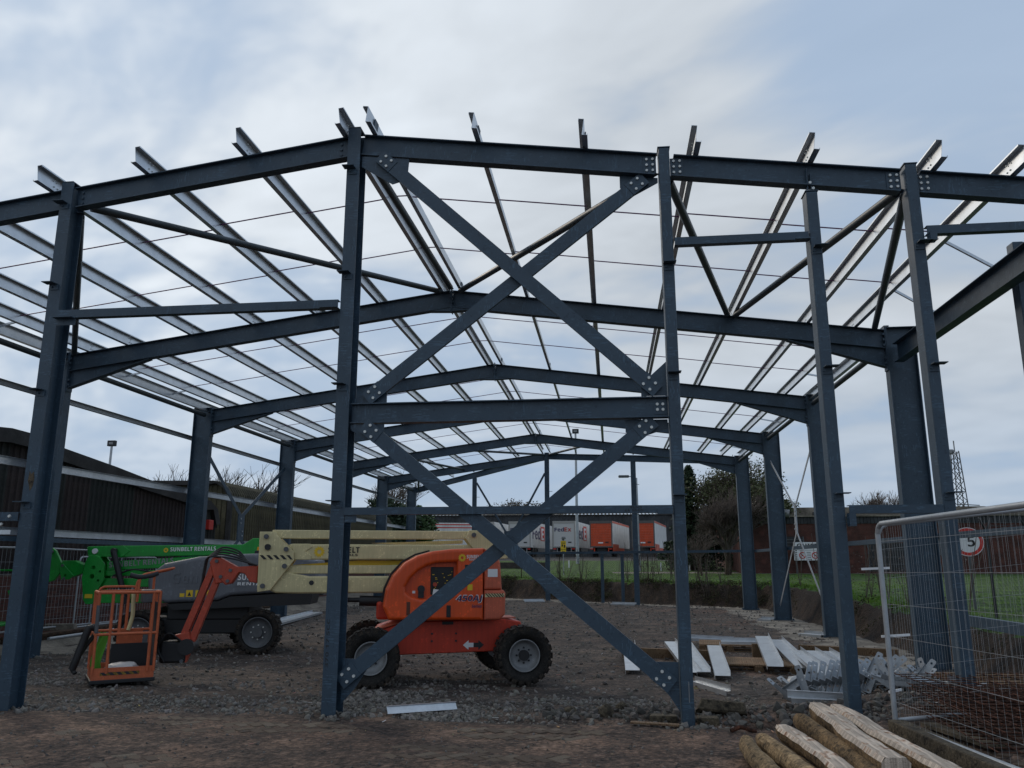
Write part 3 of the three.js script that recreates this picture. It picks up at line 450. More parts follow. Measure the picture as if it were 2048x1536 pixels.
// ---------- boom lifts ----------
function makeWheel(parent, x, z, r, w, s, rimM, rimR, lugM) {
  const y = r, g = new THREE.Group(); g.name = 'wheel'; g.position.set(x, y, z); parent.add(g);
  const h = w / 2, ri = r * rimR;
  part('tyre', [latheZ([[ri, -h * 0.8], [r * 0.80, -h], [r * 0.93, -h * 0.9], [r * 0.95, -h * 0.5], [r * 0.95, h * 0.5], [r * 0.93, h * 0.9], [r * 0.80, h], [ri, h * 0.8], [ri, -h * 0.8]], 0, 0, 0, 40)], M.tyre, g);
  const L = []; const n = 22; for (let i = 0; i < n; i++) for (const q of [-1, 1]) { const a = (i + (q > 0 ? 0.5 : 0)) / n * Math.PI * 2; const b = new THREE.BoxGeometry(r * 0.19, r * 0.06, h * 0.98); b.translate(0, r * 0.952, q * h * 0.5); b.applyMatrix4(new THREE.Matrix4().makeRotationZ(a)); L.push(b); const c = new THREE.BoxGeometry(r * 0.17, r * 0.14, h * 0.05); c.translate(0, r * 0.90, q * h * 0.965); c.applyMatrix4(new THREE.Matrix4().makeRotationZ(a)); L.push(c); }
  part('tread_lugs', L, lugM, g);
  const rim = part('rim', [latheZ([[ri * 1.0, h * 0.86], [ri * 0.97, h * 0.9], [ri * 0.90, h * 0.86], [ri * 0.86, h * 0.55], [ri * 0.62, h * 0.42], [ri * 0.32, h * 0.45], [0.001, h * 0.45]].map(([a, b]) => [a, s * b]), 0, 0, 0, 36), latheZ([[ri * 1.0, -h * 0.8], [0.001, -h * 0.5]].map(([a, b]) => [a, s * b]), 0, 0, 0, 24)], rimM, g); rim.material = rimM;
  part('hub', [cylZ(0, 0, s > 0 ? h * 0.4 : -h * 0.75, s > 0 ? h * 0.75 : -h * 0.4, ri * 0.33, 18)], rimM === M.rim ? M.black : M.rimGrey, g);
  for (let i = 0; i < 8; i++) { const a = i / 8 * 6.283; const o = mk(boltG, rimM === M.rim ? M.dark : M.bolt, 'wheel_nut'); o.position.set(Math.cos(a) * ri * 0.46, Math.sin(a) * ri * 0.46, s * h * 0.47); o.scale.setScalar(0.85); g.add(o); }
  return g;
}
function hazard(parent, x0, x1, y0, y1, z, n, mA, mB) { const w = (x1 - x0) / n, sl = (y1 - y0); part('hazard_tape', [box(x0, x1, y0, y1, z, z + 0.002)], mB, parent); const L = []; for (let i = 0; i < n; i++) { const a = x0 + i * w; L.push(prism([[a, y1], [a + w * 0.5, y1], [Math.min(x1, a + w * 0.5 + sl), y0], [Math.min(x1, a + sl), y0]].map(([p, q]) => [clamp(p, x0, x1), q]), z + 0.003, z + 0.005)); } part('hazard_stripes', L, mA, parent); }
{ // orange articulated lift
  const T = thing('orange_boom_lift', 'orange articulated boom lift with cream arms behind the cross braces', 'boom lift', [0.43, -0.07, -3.6], 16.5 * Math.PI / 180);
  for (const [x, z, s] of [[-1.06, 0.83, 1], [1.04, 0.83, 1], [-1.1, -0.83, -1], [0.95, -0.83, -1]]) makeWheel(T, x, z, 0.40, 0.36, s, M.rim, 0.55, M.tyreMud);
  const ch = part('chassis', [prism([[-1.05, 0.60], [-0.97, 0.73], [-0.62, 0.84], [0.8, 0.87], [1.05, 0.83], [1.12, 0.62], [0.74, 0.43], [-0.74, 0.40], [-0.98, 0.42]], -0.62, 0.62, 0.012)], M.chassis, T);
  part('deck_plate', [prism([[-1.0, 0.735], [-0.62, 0.848], [0.1, 0.862], [0.1, 0.872], [-0.63, 0.858], [-1.01, 0.745]], 0.1, 0.63), box(0.45, 0.98, 0.875, 0.89, 0.1, 0.6)], M.faded, ch);
  part('axle', [rod([-1.06, 0.42, -0.7], [-1.06, 0.42, 0.7], 0.09), rod([1.04, 0.42, -0.7], [1.04, 0.42, 0.7], 0.09)], M.dark, T);
  bolts(ch, [[-0.22, 0.68, 0.627], [0.12, 0.68, 0.627], [-0.22, 0.58, 0.627], [0.12, 0.58, 0.627]], M.dark, 0.9); part('chassis_slot', [box(-0.08, 0.08, 0.80, 0.845, 0.621, 0.627)], M.black, ch);
  part('white_arrow', [prism([[0.22, 0.52], [0.30, 0.585], [0.30, 0.55], [0.37, 0.55], [0.37, 0.49], [0.30, 0.49], [0.30, 0.455]], 0.621, 0.627)], M.white, ch);
  part('black_arrow', [prism([[0.52, 0.52], [0.44, 0.585], [0.44, 0.55], [0.372, 0.55], [0.372, 0.49], [0.44, 0.49], [0.44, 0.455]], 0.621, 0.627)], M.black, ch);
  part('turntable', [cylZ(0, 0, -0.05, 0.05, 0.5, 28)].map((g) => { g.rotateX(Math.PI / 2); g.translate(0.0, 0.9, 0); return g; }), M.dark, T);
  const hood = [[-0.84, 0.89], [-0.92, 1.06], [-0.885, 1.29], [-0.80, 1.48], [-0.64, 1.655], [-0.46, 1.755], [-0.25, 1.815], [0.0, 1.845], [0.465, 1.86], [0.465, 0.875]];
  const hole = [[-0.62, 1.33], [-0.56, 1.44], [-0.46, 1.54], [-0.34, 1.61], [-0.2, 1.65], [0.09, 1.665], [0.09, 1.26], [-0.04, 1.2], [-0.2, 1.165], [-0.4, 1.165], [-0.54, 1.2], [-0.61, 1.26]].reverse();
  const slot = (x, y0, y1, w) => [[x - w, y0], [x - w, y1], [x, y1 + w], [x + w, y1], [x + w, y0], [x, y0 - w]].reverse();
  const Hd = part('hood', [prism(hood.map(([a, b]) => [a * 0.995, b]), 0.28, 0.83), prism(hood, 0.832, 0.93, 0.045, [hole], 4)], M.orange, T);
  part('hood_slot', [rbox(-0.60, -0.55, 0.95, 1.13, 0.925, 0.934, 0.004)], mat(lin(0.10, 0.03, 0.015)), Hd);
  part('far_hood', [prism(hood, -0.9, -0.3, 0.04, [], 3)], M.orange, T); part('boom_bay', [prism([[-0.6, 0.95], [-0.85, 1.1], [-0.72, 1.45], [-0.4, 1.7], [0.3, 1.75], [0.3, 0.95]], -0.29, 0.05)], M.rimGrey, T);
  part('hood_edge_seal', [prism([[-0.90, 1.10], [-0.94, 1.10], [-0.91, 1.30], [-0.82, 1.50], [-0.66, 1.68], [-0.47, 1.785], [-0.26, 1.84], [-0.25, 1.82], [-0.46, 1.76], [-0.64, 1.66], [-0.79, 1.48], [-0.88, 1.29]], 0.20, 0.30)], M.black, T);
  const cw = part('counterweight', [prism([[0.478, 1.855], [0.58, 1.82], [0.67, 1.75], [0.71, 1.66], [0.735, 1.285], [0.478, 1.285]], -0.86, 0.90, 0.035, [], 3), prism([[0.478, 1.28], [0.755, 1.28], [0.785, 1.24], [0.78, 0.95], [0.70, 0.875], [0.478, 0.875]], -0.88, 0.915, 0.035, [], 3)], M.faded, T);
  hazard(cw, 0.49, 0.765, 1.185, 1.235, 0.916, 7, M.black, M.cream); part('data_plate', [box(0.53, 0.67, 1.46, 1.57, 0.899, 0.903)], M.white, cw);
  const pn = part('control_panel', [rbox(-0.27, 0.05, 1.22, 1.60, 0.80, 0.852, 0.012)], M.black, T);
  part('panel_marks', Array.from({ length: 26 }, () => { const x = rr(-0.25, 0.02), y = rr(1.26, 1.55); return box(x, x + rr(0.01, 0.035), y, y + rr(0.006, 0.014), 0.8525, 0.854); }), M.yellow, pn); part('panel_display', [box(-0.17, 0.02, 1.51, 1.57, 0.8525, 0.855)], M.dark, pn);
  part('paper_tag', [bar([-0.24, 1.235, 0.87], [-0.10, 1.215, 0.87], 0.003, 0.13)], M.white, pn); part('stop_knob', [cylZ(-0.21, 1.36, 0.853, 0.90, 0.028)], M.jib, pn);
  part('fuel_cap', [cylZ(-0.40, 1.30, 0.83, 0.88, 0.05), box(-0.44, -0.36, 1.18, 1.27, 0.83, 0.87)], M.dark, T); part('small_sticker', [box(-0.52, -0.48, 1.24, 1.275, 0.832, 0.836), box(0.13, 0.17, 1.47, 1.53, 0.931, 0.935)], M.white, T); part('yellow_sticker', [box(0.24, 0.31, 1.28, 1.36, 0.931, 0.935)], M.yellow, T);
  part('hood_latch', [rbox(-0.05, 0.01, 0.92, 1.08, 0.925, 0.94, 0.006), rbox(0.2, 0.25, 1.52, 1.63, 0.925, 0.936, 0.006)], M.black, T);
  gear(0.16, 1.725, 0.931, 0.058, M.yellow, T); text('SUNBELT', 0.21, 0.05, M.white, T, [0.225, 1.715, 0.931]); text('RENTALS', 0.15, 0.02, M.white, T, [0.26, 1.688, 0.931]);
  text('450AJ', 0.37, 0.115, M.white, T, [0.068, 1.106, 0.930], 0, 0.003, 0, 'lettering', 0.2); text('450AJ', 0.35, 0.098, M.navy, T, [0.080, 1.114, 0.934], 0, 0.003, 0, 'lettering', 0.2); text('Series', 0.14, 0.045, M.navy, T, [0.30, 1.045, 0.931], 0, 0.003, 0, 'lettering', 0.2);
  // cream arms
  const B = -0.1;
  const up = part('upper_link', [rbox(-2.55, 0.52, 2.005, 2.13, B - 0.07, B + 0.09, 0.012)], M.cream, T); void up;
  const tb = part('telescopic_boom', [rbox(-2.3, 0.7, 1.70, 1.925, B - 0.11, B + 0.11, 0.025)], M.cream, T);
  part('boom_nose', [prism([[-2.25, 1.70], [-2.25, 1.93], [-2.0, 1.93], [-1.96, 1.88], [-2.06, 1.82], [-1.97, 1.76], [-1.97, 1.70]], B - 0.125, B + 0.125, 0.008)], M.cream, tb);
  gear(-1.86, 1.815, B + 0.112, 0.085, M.yellow, tb); text('SUNBELT', 0.46, 0.085, M.black, tb, [-1.735, 1.80, B + 0.112]); text('RENTALS', 0.36, 0.03, M.black, tb, [-1.66, 1.755, B + 0.112]);
  part('lower_link', [rbox(-2.45, -0.35, 1.50, 1.62, B - 0.07, B + 0.08, 0.012)], M.cream, T); part('inner_link', [prism([[-2.3, 1.62], [-1.3, 1.69], [-0.6, 1.69], [-0.6, 1.63], [-2.3, 1.58]], B - 0.1, B - 0.02)], M.yellow, T);
  const lb = part('lower_boom', [prism([[-2.55, 1.27], [-2.45, 1.23], [-2.2, 1.22], [-0.3, 1.22], [-0.3, 1.46], [-2.0, 1.46], [-2.3, 1.52], [-2.45, 1.50]], B - 0.12, B + 0.12, 0.02)], M.cream, T);
  part('cylinder_lug', [prism([[-1.72, 1.47], [-1.50, 1.47], [-1.42, 1.40], [-1.42, 1.10], [-1.50, 1.07], [-1.72, 1.09]], B + 0.122, B + 0.16, 0.006)], M.cream, lb); part('boom_hole', [cylZ(-1.95, 1.37, B + 0.121, B + 0.126, 0.035)], M.dark, lb);
  part('lift_cylinder', [rod([-1.5, 1.12, B + 0.05], [-1.2, 1.12, B + 0.05], 0.035), rod([-1.25, 1.11, B + 0.05], [-0.4, 1.08, B + 0.05], 0.075, 14)], M.black, T); part('bay_cover', [rbox(-1.0, -0.7, 0.85, 1.1, -0.05, 0.2, 0.04)], M.chassis, T);
  const rs = part('riser', [prism([[-2.72, 2.10], [-2.50, 2.10], [-2.46, 2.04], [-2.22, 1.81], [-2.21, 1.69], [-2.52, 1.27], [-2.70, 1.245]], B + 0.14, B + 0.18, 0.006), prism([[-2.72, 2.10], [-2.50, 2.10], [-2.46, 2.04], [-2.22, 1.81], [-2.21, 1.69], [-2.52, 1.27], [-2.70, 1.245]], B - 0.18, B - 0.14, 0.006), box(-2.71, -2.66, 1.27, 2.08, B - 0.138, B + 0.138)], M.cream, T);
  hazard(rs, -2.70, -2.23, 1.705, 1.765, B + 0.181, 5, M.black, M.cream);
  for (const [x, y, r] of [[-2.62, 2.03, 0.035], [-2.63, 1.33, 0.035], [-2.33, 1.85, 0.035], [-2.34, 1.61, 0.035], [-2.59, 1.88, 0.045]]) part('pivot_pin', [cylZ(x, y, B + 0.18, B + 0.215, r, 12)], r > 0.04 ? M.black : M.rimGrey, rs);
  const ub = part('rear_upright', [prism([[0.30, 2.02], [0.36, 2.14], [0.58, 2.14], [0.98, 1.90], [0.95, 1.72], [0.55, 1.70]], B + 0.115, B + 0.15, 0.006), prism([[0.30, 2.02], [0.36, 2.14], [0.58, 2.14], [0.98, 1.90], [0.95, 1.72], [0.55, 1.70]], B - 0.15, B - 0.115, 0.006)], M.cream, T); part('pivot_pin', [cylZ(0.43, 2.07, B + 0.15, B + 0.19, 0.035, 12)], M.rimGrey, ub); part('second_arm', [prism([[-1.1, 1.95], [0.3, 2.0], [0.3, 1.95], [-0.4, 1.92]], B - 0.35, B - 0.2)], M.cream, T);
  // jib
  const jb = part('jib_head', [prism([[-2.72, 1.615], [-3.0, 1.60], [-3.08, 1.585], [-3.14, 1.60], [-3.24, 1.42], [-3.16, 1.345], [-3.08, 1.36], [-2.98, 1.52], [-2.90, 1.50], [-2.82, 1.38], [-2.72, 1.37]], B - 0.11, B + 0.11, 0.01)], M.jib, T);
  const ja = part('jib_arm', [bar([-3.33, 1.66, B], [-3.70, 0.60, B], 0.16, 0.085), prism([[-3.40, 1.66], [-3.36, 1.73], [-3.27, 1.735], [-3.02, 1.60], [-3.17, 1.38], [-3.30, 1.36]], B - 0.1, B + 0.1, 0.012), bar([-3.27, 1.47, B + 0.01], [-3.66, 0.30, B + 0.01], 0.14, 0.085)], M.jib, T); part('jib_foot', [prism([[-3.80, 0.66], [-3.60, 0.70], [-3.56, 0.55], [-3.64, 0.50]], B - 0.09, B + 0.11, 0.008)], M.jib, ja); for (const [x, y] of [[-3.30, 1.68], [-3.23, 1.46], [-3.10, 1.55], [-3.13, 1.40], [-3.67, 0.31], [-3.62, 0.54]]) part('pivot_pin', [cylZ(x, y, B + 0.1, B + 0.135, 0.025, 10)], M.rimGrey, jb);
  for (let i = 0; i < 5; i++) part('hydraulic_hose', [pipe([[-2.85 + i * 0.03, 1.62, B + 0.03 * i], [-3.02, 1.82 - i * 0.03, B + 0.04 * i - 0.05], [-3.25, 1.88 - i * 0.035, B + 0.04 * i - 0.05], [-3.45, 1.72, B + 0.03 * i - 0.05], [-3.5, 1.35, B + 0.02 * i - 0.05], [-3.62, 0.95, B]], 0.014, 30, 6)], M.black, T);
  part('rotator', [rbox(-3.98, -3.62, 0.28, 0.58, B - 0.14, B + 0.10, 0.04), cylZ(-3.62, 0.5, B - 0.2, B + 0.16, 0.11)], M.black, T);
  for (let i = 0; i < 5; i++) part('hydraulic_hose', [pipe([[-3.66, 0.55, B + 0.03 * i], [-3.85, 0.62 + 0.02 * i, B + 0.05 * i], [-4.0, 0.5, B + 0.04 * i], [-3.9, 0.3, B + 0.03 * i]], 0.013, 16, 5)], M.black, T);
  // work platform
  const K = new THREE.Group(); K.name = 'work_platform'; K.position.set(-4.45, 0.12, 0.06); K.rotation.y = 0.36; T.add(K);
  const X = 0.38, Z = 0.36, tb2 = (a, b) => rod(a, b, 0.019, 8);
  part('floor', [rbox(-X - 0.02, X + 0.02, -0.03, 0.02, -Z - 0.02, Z + 0.02, 0.01)], M.black, K);
  const toe = part('toe_board', [box(-X, X, 0.02, 0.17, Z - 0.01, Z), box(-X, X, 0.02, 0.17, -Z, -Z + 0.01), box(-X, -X + 0.01, 0.02, 0.17, -Z + 0.011, Z - 0.011), box(X - 0.01, X, 0.02, 0.17, -Z + 0.011, Z - 0.011)], M.basket, K); hazard(toe, -X + 0.10, X - 0.18, 0.075, 0.115, Z + 0.001, 5, M.dark, mat(lin(0.42, 0.30, 0.07), { map: rep(barkT, 4), roughness: 0.8 }));
  const ring = (y, bump) => part('guard_rail', [tb2([-X, y, Z], [X, y, Z]), tb2([-X, y, -Z], [X, y, -Z]), tb2([-X, y, -Z], [-X, y, Z]), tb2([X, y, -Z], [X, y, Z])], M.basket, K); ring(1.14); ring(0.60);
  for (const [x, z] of [[-X, Z], [-X + 0.17, Z], [X - 0.08, Z], [X, Z], [-X, -Z], [X, -Z], [0.05, -Z], [-X, 0.0], [X, 0.02]]) part('post', [rod([x * 0.98, 0.1, z], [x, 1.14, z], 0.019, 8)], M.basket, K);
  part('back_panel', [rbox(-0.06, 0.28, 0.34, 0.62, -Z + 0.03, -Z + 0.045, 0.006)], M.basket, K); part('rubber_flap', [box(-0.12, X, 0.1, 0.42, -Z + 0.05, -Z + 0.06), box(X - 0.02, X - 0.012, 0.05, 1.0, -0.1, 0.3)], M.dark, K);
  part('control_box', [rbox(0.20, 0.46, 0.98, 1.16, -0.30, -0.02, 0.02)], M.rimGrey, K); part('gate_rail', [tb2([-0.1, 0.62, Z - 0.02], [-0.1, 1.12, Z - 0.02]), tb2([X, 0.88, -Z], [X, 0.88, Z]), tb2([X, 0.86, -Z], [X - 0.02, 0.62, 0.02]), pipe([[-X + 0.04, 1.15, -Z], [-X + 0.1, 1.2, -Z], [0.1, 1.2, -Z], [0.18, 1.15, -Z]], 0.018, 14, 6)], M.basket, K); part('taped_hose', [pipe([[0.1, 1.1, -0.28], [0.12, 0.8, -0.3], [0.08, 0.6, -0.3]], 0.03, 12, 6)], M.cream, K); part('worn_sleeve', [rod([-X * 0.985, 0.62, Z], [-X, 0.98, Z], 0.024, 8)], M.rimGrey, K); part('control_guard', [pipe([[0.12, 0.95, -0.3], [0.14, 1.25, -0.3], [0.22, 1.36, -0.28], [0.52, 1.43, -0.2], [0.58, 1.46, -0.05], [0.3, 1.40, 0.05], [0.14, 1.34, 0.06], [0.12, 1.0, 0.06]], 0.018, 40, 6), rod([0.36, 1.38, -0.28], [0.36, 0.95, -0.28], 0.018)], M.basket, K); part('foam_wrap', [pipe([[0.0, 1.37, 0.05], [0.12, 1.34, 0.06], [0.28, 1.36, 0.06], [0.36, 1.39, 0.04]], 0.035, 12, 7)], M.dark, K);
}
{ // things in the platform: worked out in world space from the platform
  const th = 16.5 * Math.PI / 180, c = Math.cos(th), s = Math.sin(th), W = (x, y, z) => [0.43 + c * x + s * z, -0.07 + y, -3.6 - s * x + c * z];
  const blob = (cx, cy, cz, rx, ry, rz, seedK) => { const g = new THREE.IcosahedronGeometry(1, 4), p = g.attributes.position; for (let i = 0; i < p.count; i++) { const x = p.getX(i), y = p.getY(i), z = p.getZ(i), k = 0.8 + 0.4 * fbm(x * 2 + seedK, z * 2 + y * 1.7 + seedK, 3); p.setXYZ(i, cx + x * rx * k, cy + y * ry * k, cz + z * rz * k); } g.computeVertexNormals(); return g; };
  solo('white_sack', 'crumpled white plastic sack on the floor of the orange platform', 'sack', [blob(...W(-4.42, 0.23, 0.1), 0.26, 0.10, 0.16, 3)], mat(lin(0.5, 0.49, 0.48), { roughness: 0.5 }));
  const cloth = (name, label, cat, m, pts, w) => { const g = new THREE.PlaneGeometry(w, 1, 10, 24), p = g.attributes.position, cv = new THREE.CatmullRomCurve3(pts.map(v)); for (let i = 0; i < p.count; i++) { const t = 0.5 - p.getY(i), q = cv.getPoint(t), x = p.getX(i); p.setXYZ(i, q.x + x * c * (0.6 + 0.5 * t), q.y + 0.02 * Math.sin(x * 60), q.z - x * s + 0.035 * Math.sin(x * 45 + t * 5)); } g.computeVertexNormals(); m.side = THREE.DoubleSide; solo(name, label, cat, [g], m); };
  cloth('high_visibility_vest', 'bright green cloth hanging inside the left of the orange platform', 'vest', M.hivis, [W(-4.66, 0.72, 0.2), W(-4.70, 0.55, 0.24), W(-4.72, 0.35, 0.26), W(-4.66, 0.17, 0.24)], 0.15);
  solo('safety_harness', 'black harness hanging over the outside of the orange platform', 'harness', [pipe([W(-4.74, 0.78, 0.3), W(-4.82, 0.80, 0.34), W(-4.88, 0.6, 0.36), W(-4.93, 0.4, 0.38), W(-4.97, 0.27, 0.38)], 0.05, 20, 7), pipe([W(-4.76, 0.72, 0.26), W(-4.86, 0.55, 0.3), W(-4.98, 0.3, 0.36), W(-4.92, 0.22, 0.4)], 0.03, 16, 6)], M.black);
}
{ // green lift
  const T = thing('green_boom_lift', 'green and grey boom lift parked behind the orange platform', 'boom lift', [-4.97, -0.17, -7.75], 10 * Math.PI / 180);
  for (const [x, z, s] of [[0.88, 0.78, 1], [-1.42, 0.78, 1], [0.3, -0.8, -1], [-1.42, -0.8, -1]]) makeWheel(T, x, z, 0.43, 0.36, s, M.rimGrey, 0.68, M.tyreMud);
  part('chassis', [rbox(-1.5, 1.0, 0.38, 0.68, -0.55, 0.55, 0.03), rbox(-1.0, 0.6, 0.65, 0.98, -0.5, 0.58, 0.03)], M.black, T); part('axle', [rod([0.88, 0.43, -0.6], [0.88, 0.43, 0.6], 0.1), rod([-1.42, 0.43, -0.6], [-1.42, 0.43, 0.6], 0.1)], M.dark, T);
  const hp = [[-1.30, 1.15], [-1.33, 1.42], [-1.27, 1.56], [-1.04, 1.74], [-0.37, 1.875], [0.3, 1.92], [0.85, 1.94], [1.5, 1.92], [1.95, 1.80], [2.0, 1.35], [1.9, 1.2], [0.9, 1.16], [0.28, 1.12], [0.05, 1.03], [-0.95, 0.98]];
  const Hd = part('hood', [prism(hp, -0.1, 0.86, 0.07, [], 4)], M.hoodGrey, T); part('hood_skirt', [prism([[-0.95, 0.965], [0.05, 1.015], [0.28, 1.105], [1.9, 1.185], [1.85, 0.95], [-0.8, 0.85]], 0.0, 0.82)], M.black, T); part('far_hood', [prism(hp.map(([x, y]) => [x, y - 0.12]), -0.9, -0.3, 0.07, [], 3)], M.hoodGrey, T);
  text('Genie', 0.75, 0.22, M.hoodGrey, Hd, [-0.86, 1.36, 0.852], 0, 0.022); part('hood_line', [box(-0.8, 0.6, 1.295, 1.305, 0.855, 0.866)], M.hoodGrey, Hd);
  for (const [x, w] of [[-0.68, 0.1], [-0.56, 0.14], [-0.38, 0.2], [-0.16, 0.16]]) { const d = part('warning_sticker', [box(x, x + w - 0.01, 1.10, 1.10 + (w > 0.12 ? 0.13 : 0.07), 0.861, 0.864)], M.yellow, Hd); if (w > 0.12) part('warning_symbol', [prism([[x + 0.03, 1.12], [x + w - 0.04, 1.12], [x + w / 2 - 0.005, 1.20]], 0.8645, 0.866)], M.black, d); }
  text('SUNBELT', 0.62, 0.12, M.white, Hd, [0.42, 1.42, 0.861]); text('RENTALS', 0.6, 0.06, M.white, Hd, [0.42, 1.32, 0.861]); gear(0.75, 1.6, 0.861, 0.07, M.yellow, Hd);
  const bc = part('beacon', [cylZ(0, 0, 0, 0.07, 0.055, 14, 0.045)].map((g) => { g.rotateX(-Math.PI / 2); g.translate(0.72, 2.0, 0.5); return g; }), M.amber, T); part('beacon_base', [rbox(0.64, 0.80, 1.93, 1.995, 0.42, 0.58, 0.01)], M.dark, bc);
  const B = -0.1; const mb = part('main_boom', [prism([[-2.90, 1.90], [-2.93, 2.07], [-2.3, 2.10], [0.25, 2.13], [0.45, 2.26], [0.6, 2.26], [0.95, 2.10], [0.95, 1.93], [-2.2, 1.87], [-2.28, 1.90]], B - 0.11, B + 0.11, 0.012)], M.green, T); part('boom_collar', [prism([[-2.88, 1.885], [-2.90, 2.085], [-2.2, 2.105], [-2.04, 2.0], [-2.2, 1.86]], B - 0.125, B + 0.125, 0.008)], M.green, mb);
  gear(-1.32, 2.01, B + 0.112, 0.055, M.yellow, mb); text('SUNBELT RENTALS', 0.93, 0.085, M.white, mb, [-1.23, 1.985, B + 0.112], 0, 0.004, 0.02);
  const sb = part('second_boom', [prism([[-2.5, 1.60], [-2.5, 1.78], [0.9, 1.98], [0.9, 1.75]], B - 0.13, B + 0.09, 0.01)], M.green, T); text('SUNBELT RENTALS', 1.3, 0.11, M.rim, sb, [-2.45, 1.655, B + 0.092], 0, 0.004, 0.075);
  part('lower_links', [rbox(-2.7, 0.2, 1.49, 1.60, B - 0.1, B + 0.1, 0.012), rbox(-2.7, 0.2, 1.27, 1.44, B - 0.1, B + 0.1, 0.012)], M.green, T); part('lower_boom', [rbox(-2.7, 0.4, 0.95, 1.15, B - 0.12, B + 0.12, 0.015)], M.green, T);
  const circ = (x, y, r) => Array.from({ length: 12 }, (_, i) => [x + r * Math.cos(-i / 12 * 6.283), y + r * Math.sin(-i / 12 * 6.283)]);
  const rs = part('riser', [prism([[-2.84, 1.90], [-2.72, 1.92], [-2.62, 1.88], [-2.50, 1.72], [-2.49, 1.40], [-2.62, 1.15], [-2.62, 1.0], [-2.68, 0.93], [-2.80, 0.93], [-2.86, 1.02], [-2.93, 1.45], [-2.90, 1.75]], B + 0.14, B + 0.19, 0.006, [circ(-2.72, 1.66, 0.045), circ(-2.73, 1.48, 0.055), circ(-2.58, 1.58, 0.032), circ(-2.60, 1.40, 0.032)]), prism([[-2.84, 1.90], [-2.62, 1.88], [-2.50, 1.72], [-2.49, 1.40], [-2.62, 1.0], [-2.80, 0.93], [-2.93, 1.45]], B - 0.19, B - 0.14)], M.green, T); part('warning_sticker', [box(-2.83, -2.68, 1.05, 1.13, B + 0.191, B + 0.194)], M.yellow, rs); part('lamp_lens', [cylZ(-2.74, 1.99, B + 0.13, B + 0.17, 0.055, 18)], M.white, rs);
  part('lift_cylinder', [rod([-2.34, 1.99, B + 0.22], [-2.0, 1.0, B + 0.22], 0.06, 12), cylZ(-2.34, 2.0, B + 0.1, B + 0.26, 0.05), cylZ(-2.0, 1.0, B + 0.1, B + 0.28, 0.07)], M.black, T); part('hydraulic_hose', [pipe([[-2.3, 1.5, B + 0.2], [-1.9, 1.62, B + 0.25], [-1.5, 1.55, B + 0.22], [-1.3, 1.3, B + 0.2]], 0.02, 20, 6)], M.black, T);
  const jb = part('jib', [prism([[-2.95, 1.55], [-2.97, 1.72], [-3.15, 1.80], [-3.40, 1.80], [-3.43, 1.62], [-3.35, 1.44], [-3.15, 1.47]], B - 0.1, B + 0.1, 0.01), prism([[-3.95, 1.82], [-3.92, 2.0], [-3.80, 2.055], [-3.66, 2.06], [-3.58, 2.0], [-3.42, 1.72], [-3.40, 1.60], [-3.55, 1.40], [-3.68, 1.36], [-3.74, 1.55], [-3.70, 1.75], [-3.80, 1.85]], B - 0.03, B + 0.05, 0.008), prism([[-3.43, 1.70], [-3.36, 1.74], [-3.12, 1.50], [-3.2, 1.42], [-3.36, 1.42]], B + 0.11, B + 0.15, 0.006, [circ(-3.28, 1.5, 0.035)])], M.green, T);
  part('jib_strut', [bar([-3.68, 1.82, B + 0.1], [-3.98, 1.48, B + 0.1], 0.05, 0.09), bar([-4.05, 1.25, B], [-4.4, 1.1, B], 0.1, 0.2)], M.green, jb); for (const [x, y] of [[-3.64, 1.98], [-3.68, 1.80], [-3.36, 1.70], [-3.3, 1.44]]) part('pivot_pin', [cylZ(x, y, B + 0.04, B + 0.17, 0.028, 10)], M.rimGrey, jb);
  const bk = part('platform', [rbox(-5.3, -4.4, 0.5, 0.56, -0.5, 0.5, 0.02), ...[-5.3, -4.42].flatMap((x) => [-0.48, 0.48].map((z) => rod([x, 0.5, z], [x, 1.6, z], 0.02))), rod([-5.3, 1.6, 0.48], [-4.42, 1.6, 0.48], 0.02), rod([-5.3, 1.6, -0.48], [-4.42, 1.6, -0.48], 0.02)], M.green, T); void bk;
}

// ---------- left: sheds, brick wall, mesh fence panels ----------
function cladding(pts, pitch, depth, thick = 0.02) {           // pts: [s, y0, y1] sampled along s; ribs proud towards +z, lies in the s-y plane
  const a = pts[0], b = pts[pts.length - 1], n = Math.max(1, Math.round((b[0] - a[0]) / pitch)), pos = [];
  const at = (s) => { for (let i = 1; i < pts.length; i++) if (s <= pts[i][0] + 1e-6) { const t = (s - pts[i - 1][0]) / (pts[i][0] - pts[i - 1][0]); return [mix(pts[i - 1][1], pts[i][1], t), mix(pts[i - 1][2], pts[i][2], t)]; } return [b[1], b[2]]; };
  const prof = []; for (let i = 0; i < n; i++) { const s = a[0] + (b[0] - a[0]) * i / n, w = (b[0] - a[0]) / n; prof.push([s, 0], [s + w * 0.5, 0], [s + w * 0.62, depth], [s + w * 0.88, depth]); } prof.push([b[0], 0]);
  for (let i = 0; i < prof.length - 1; i++) { const [s0, d0] = prof[i], [s1, d1] = prof[i + 1], [l0, u0] = at(s0), [l1, u1] = at(s1); pos.push(s0, l0, d0, s1, l1, d1, s1, u1, d1, s0, l0, d0, s1, u1, d1, s0, u0, d0); }
  const g = new THREE.BufferGeometry(); g.setAttribute('position', new THREE.Float32BufferAttribute(pos, 3)); g.computeVertexNormals(); return g;
}
const toSide = (g, x) => { g.applyMatrix4(new THREE.Matrix4().set(0, 0, 1, x, 0, 1, 0, 0, -1, 0, 0, 0, 0, 0, 0, 1)); return g; };  // s -> -z, depth -> +x
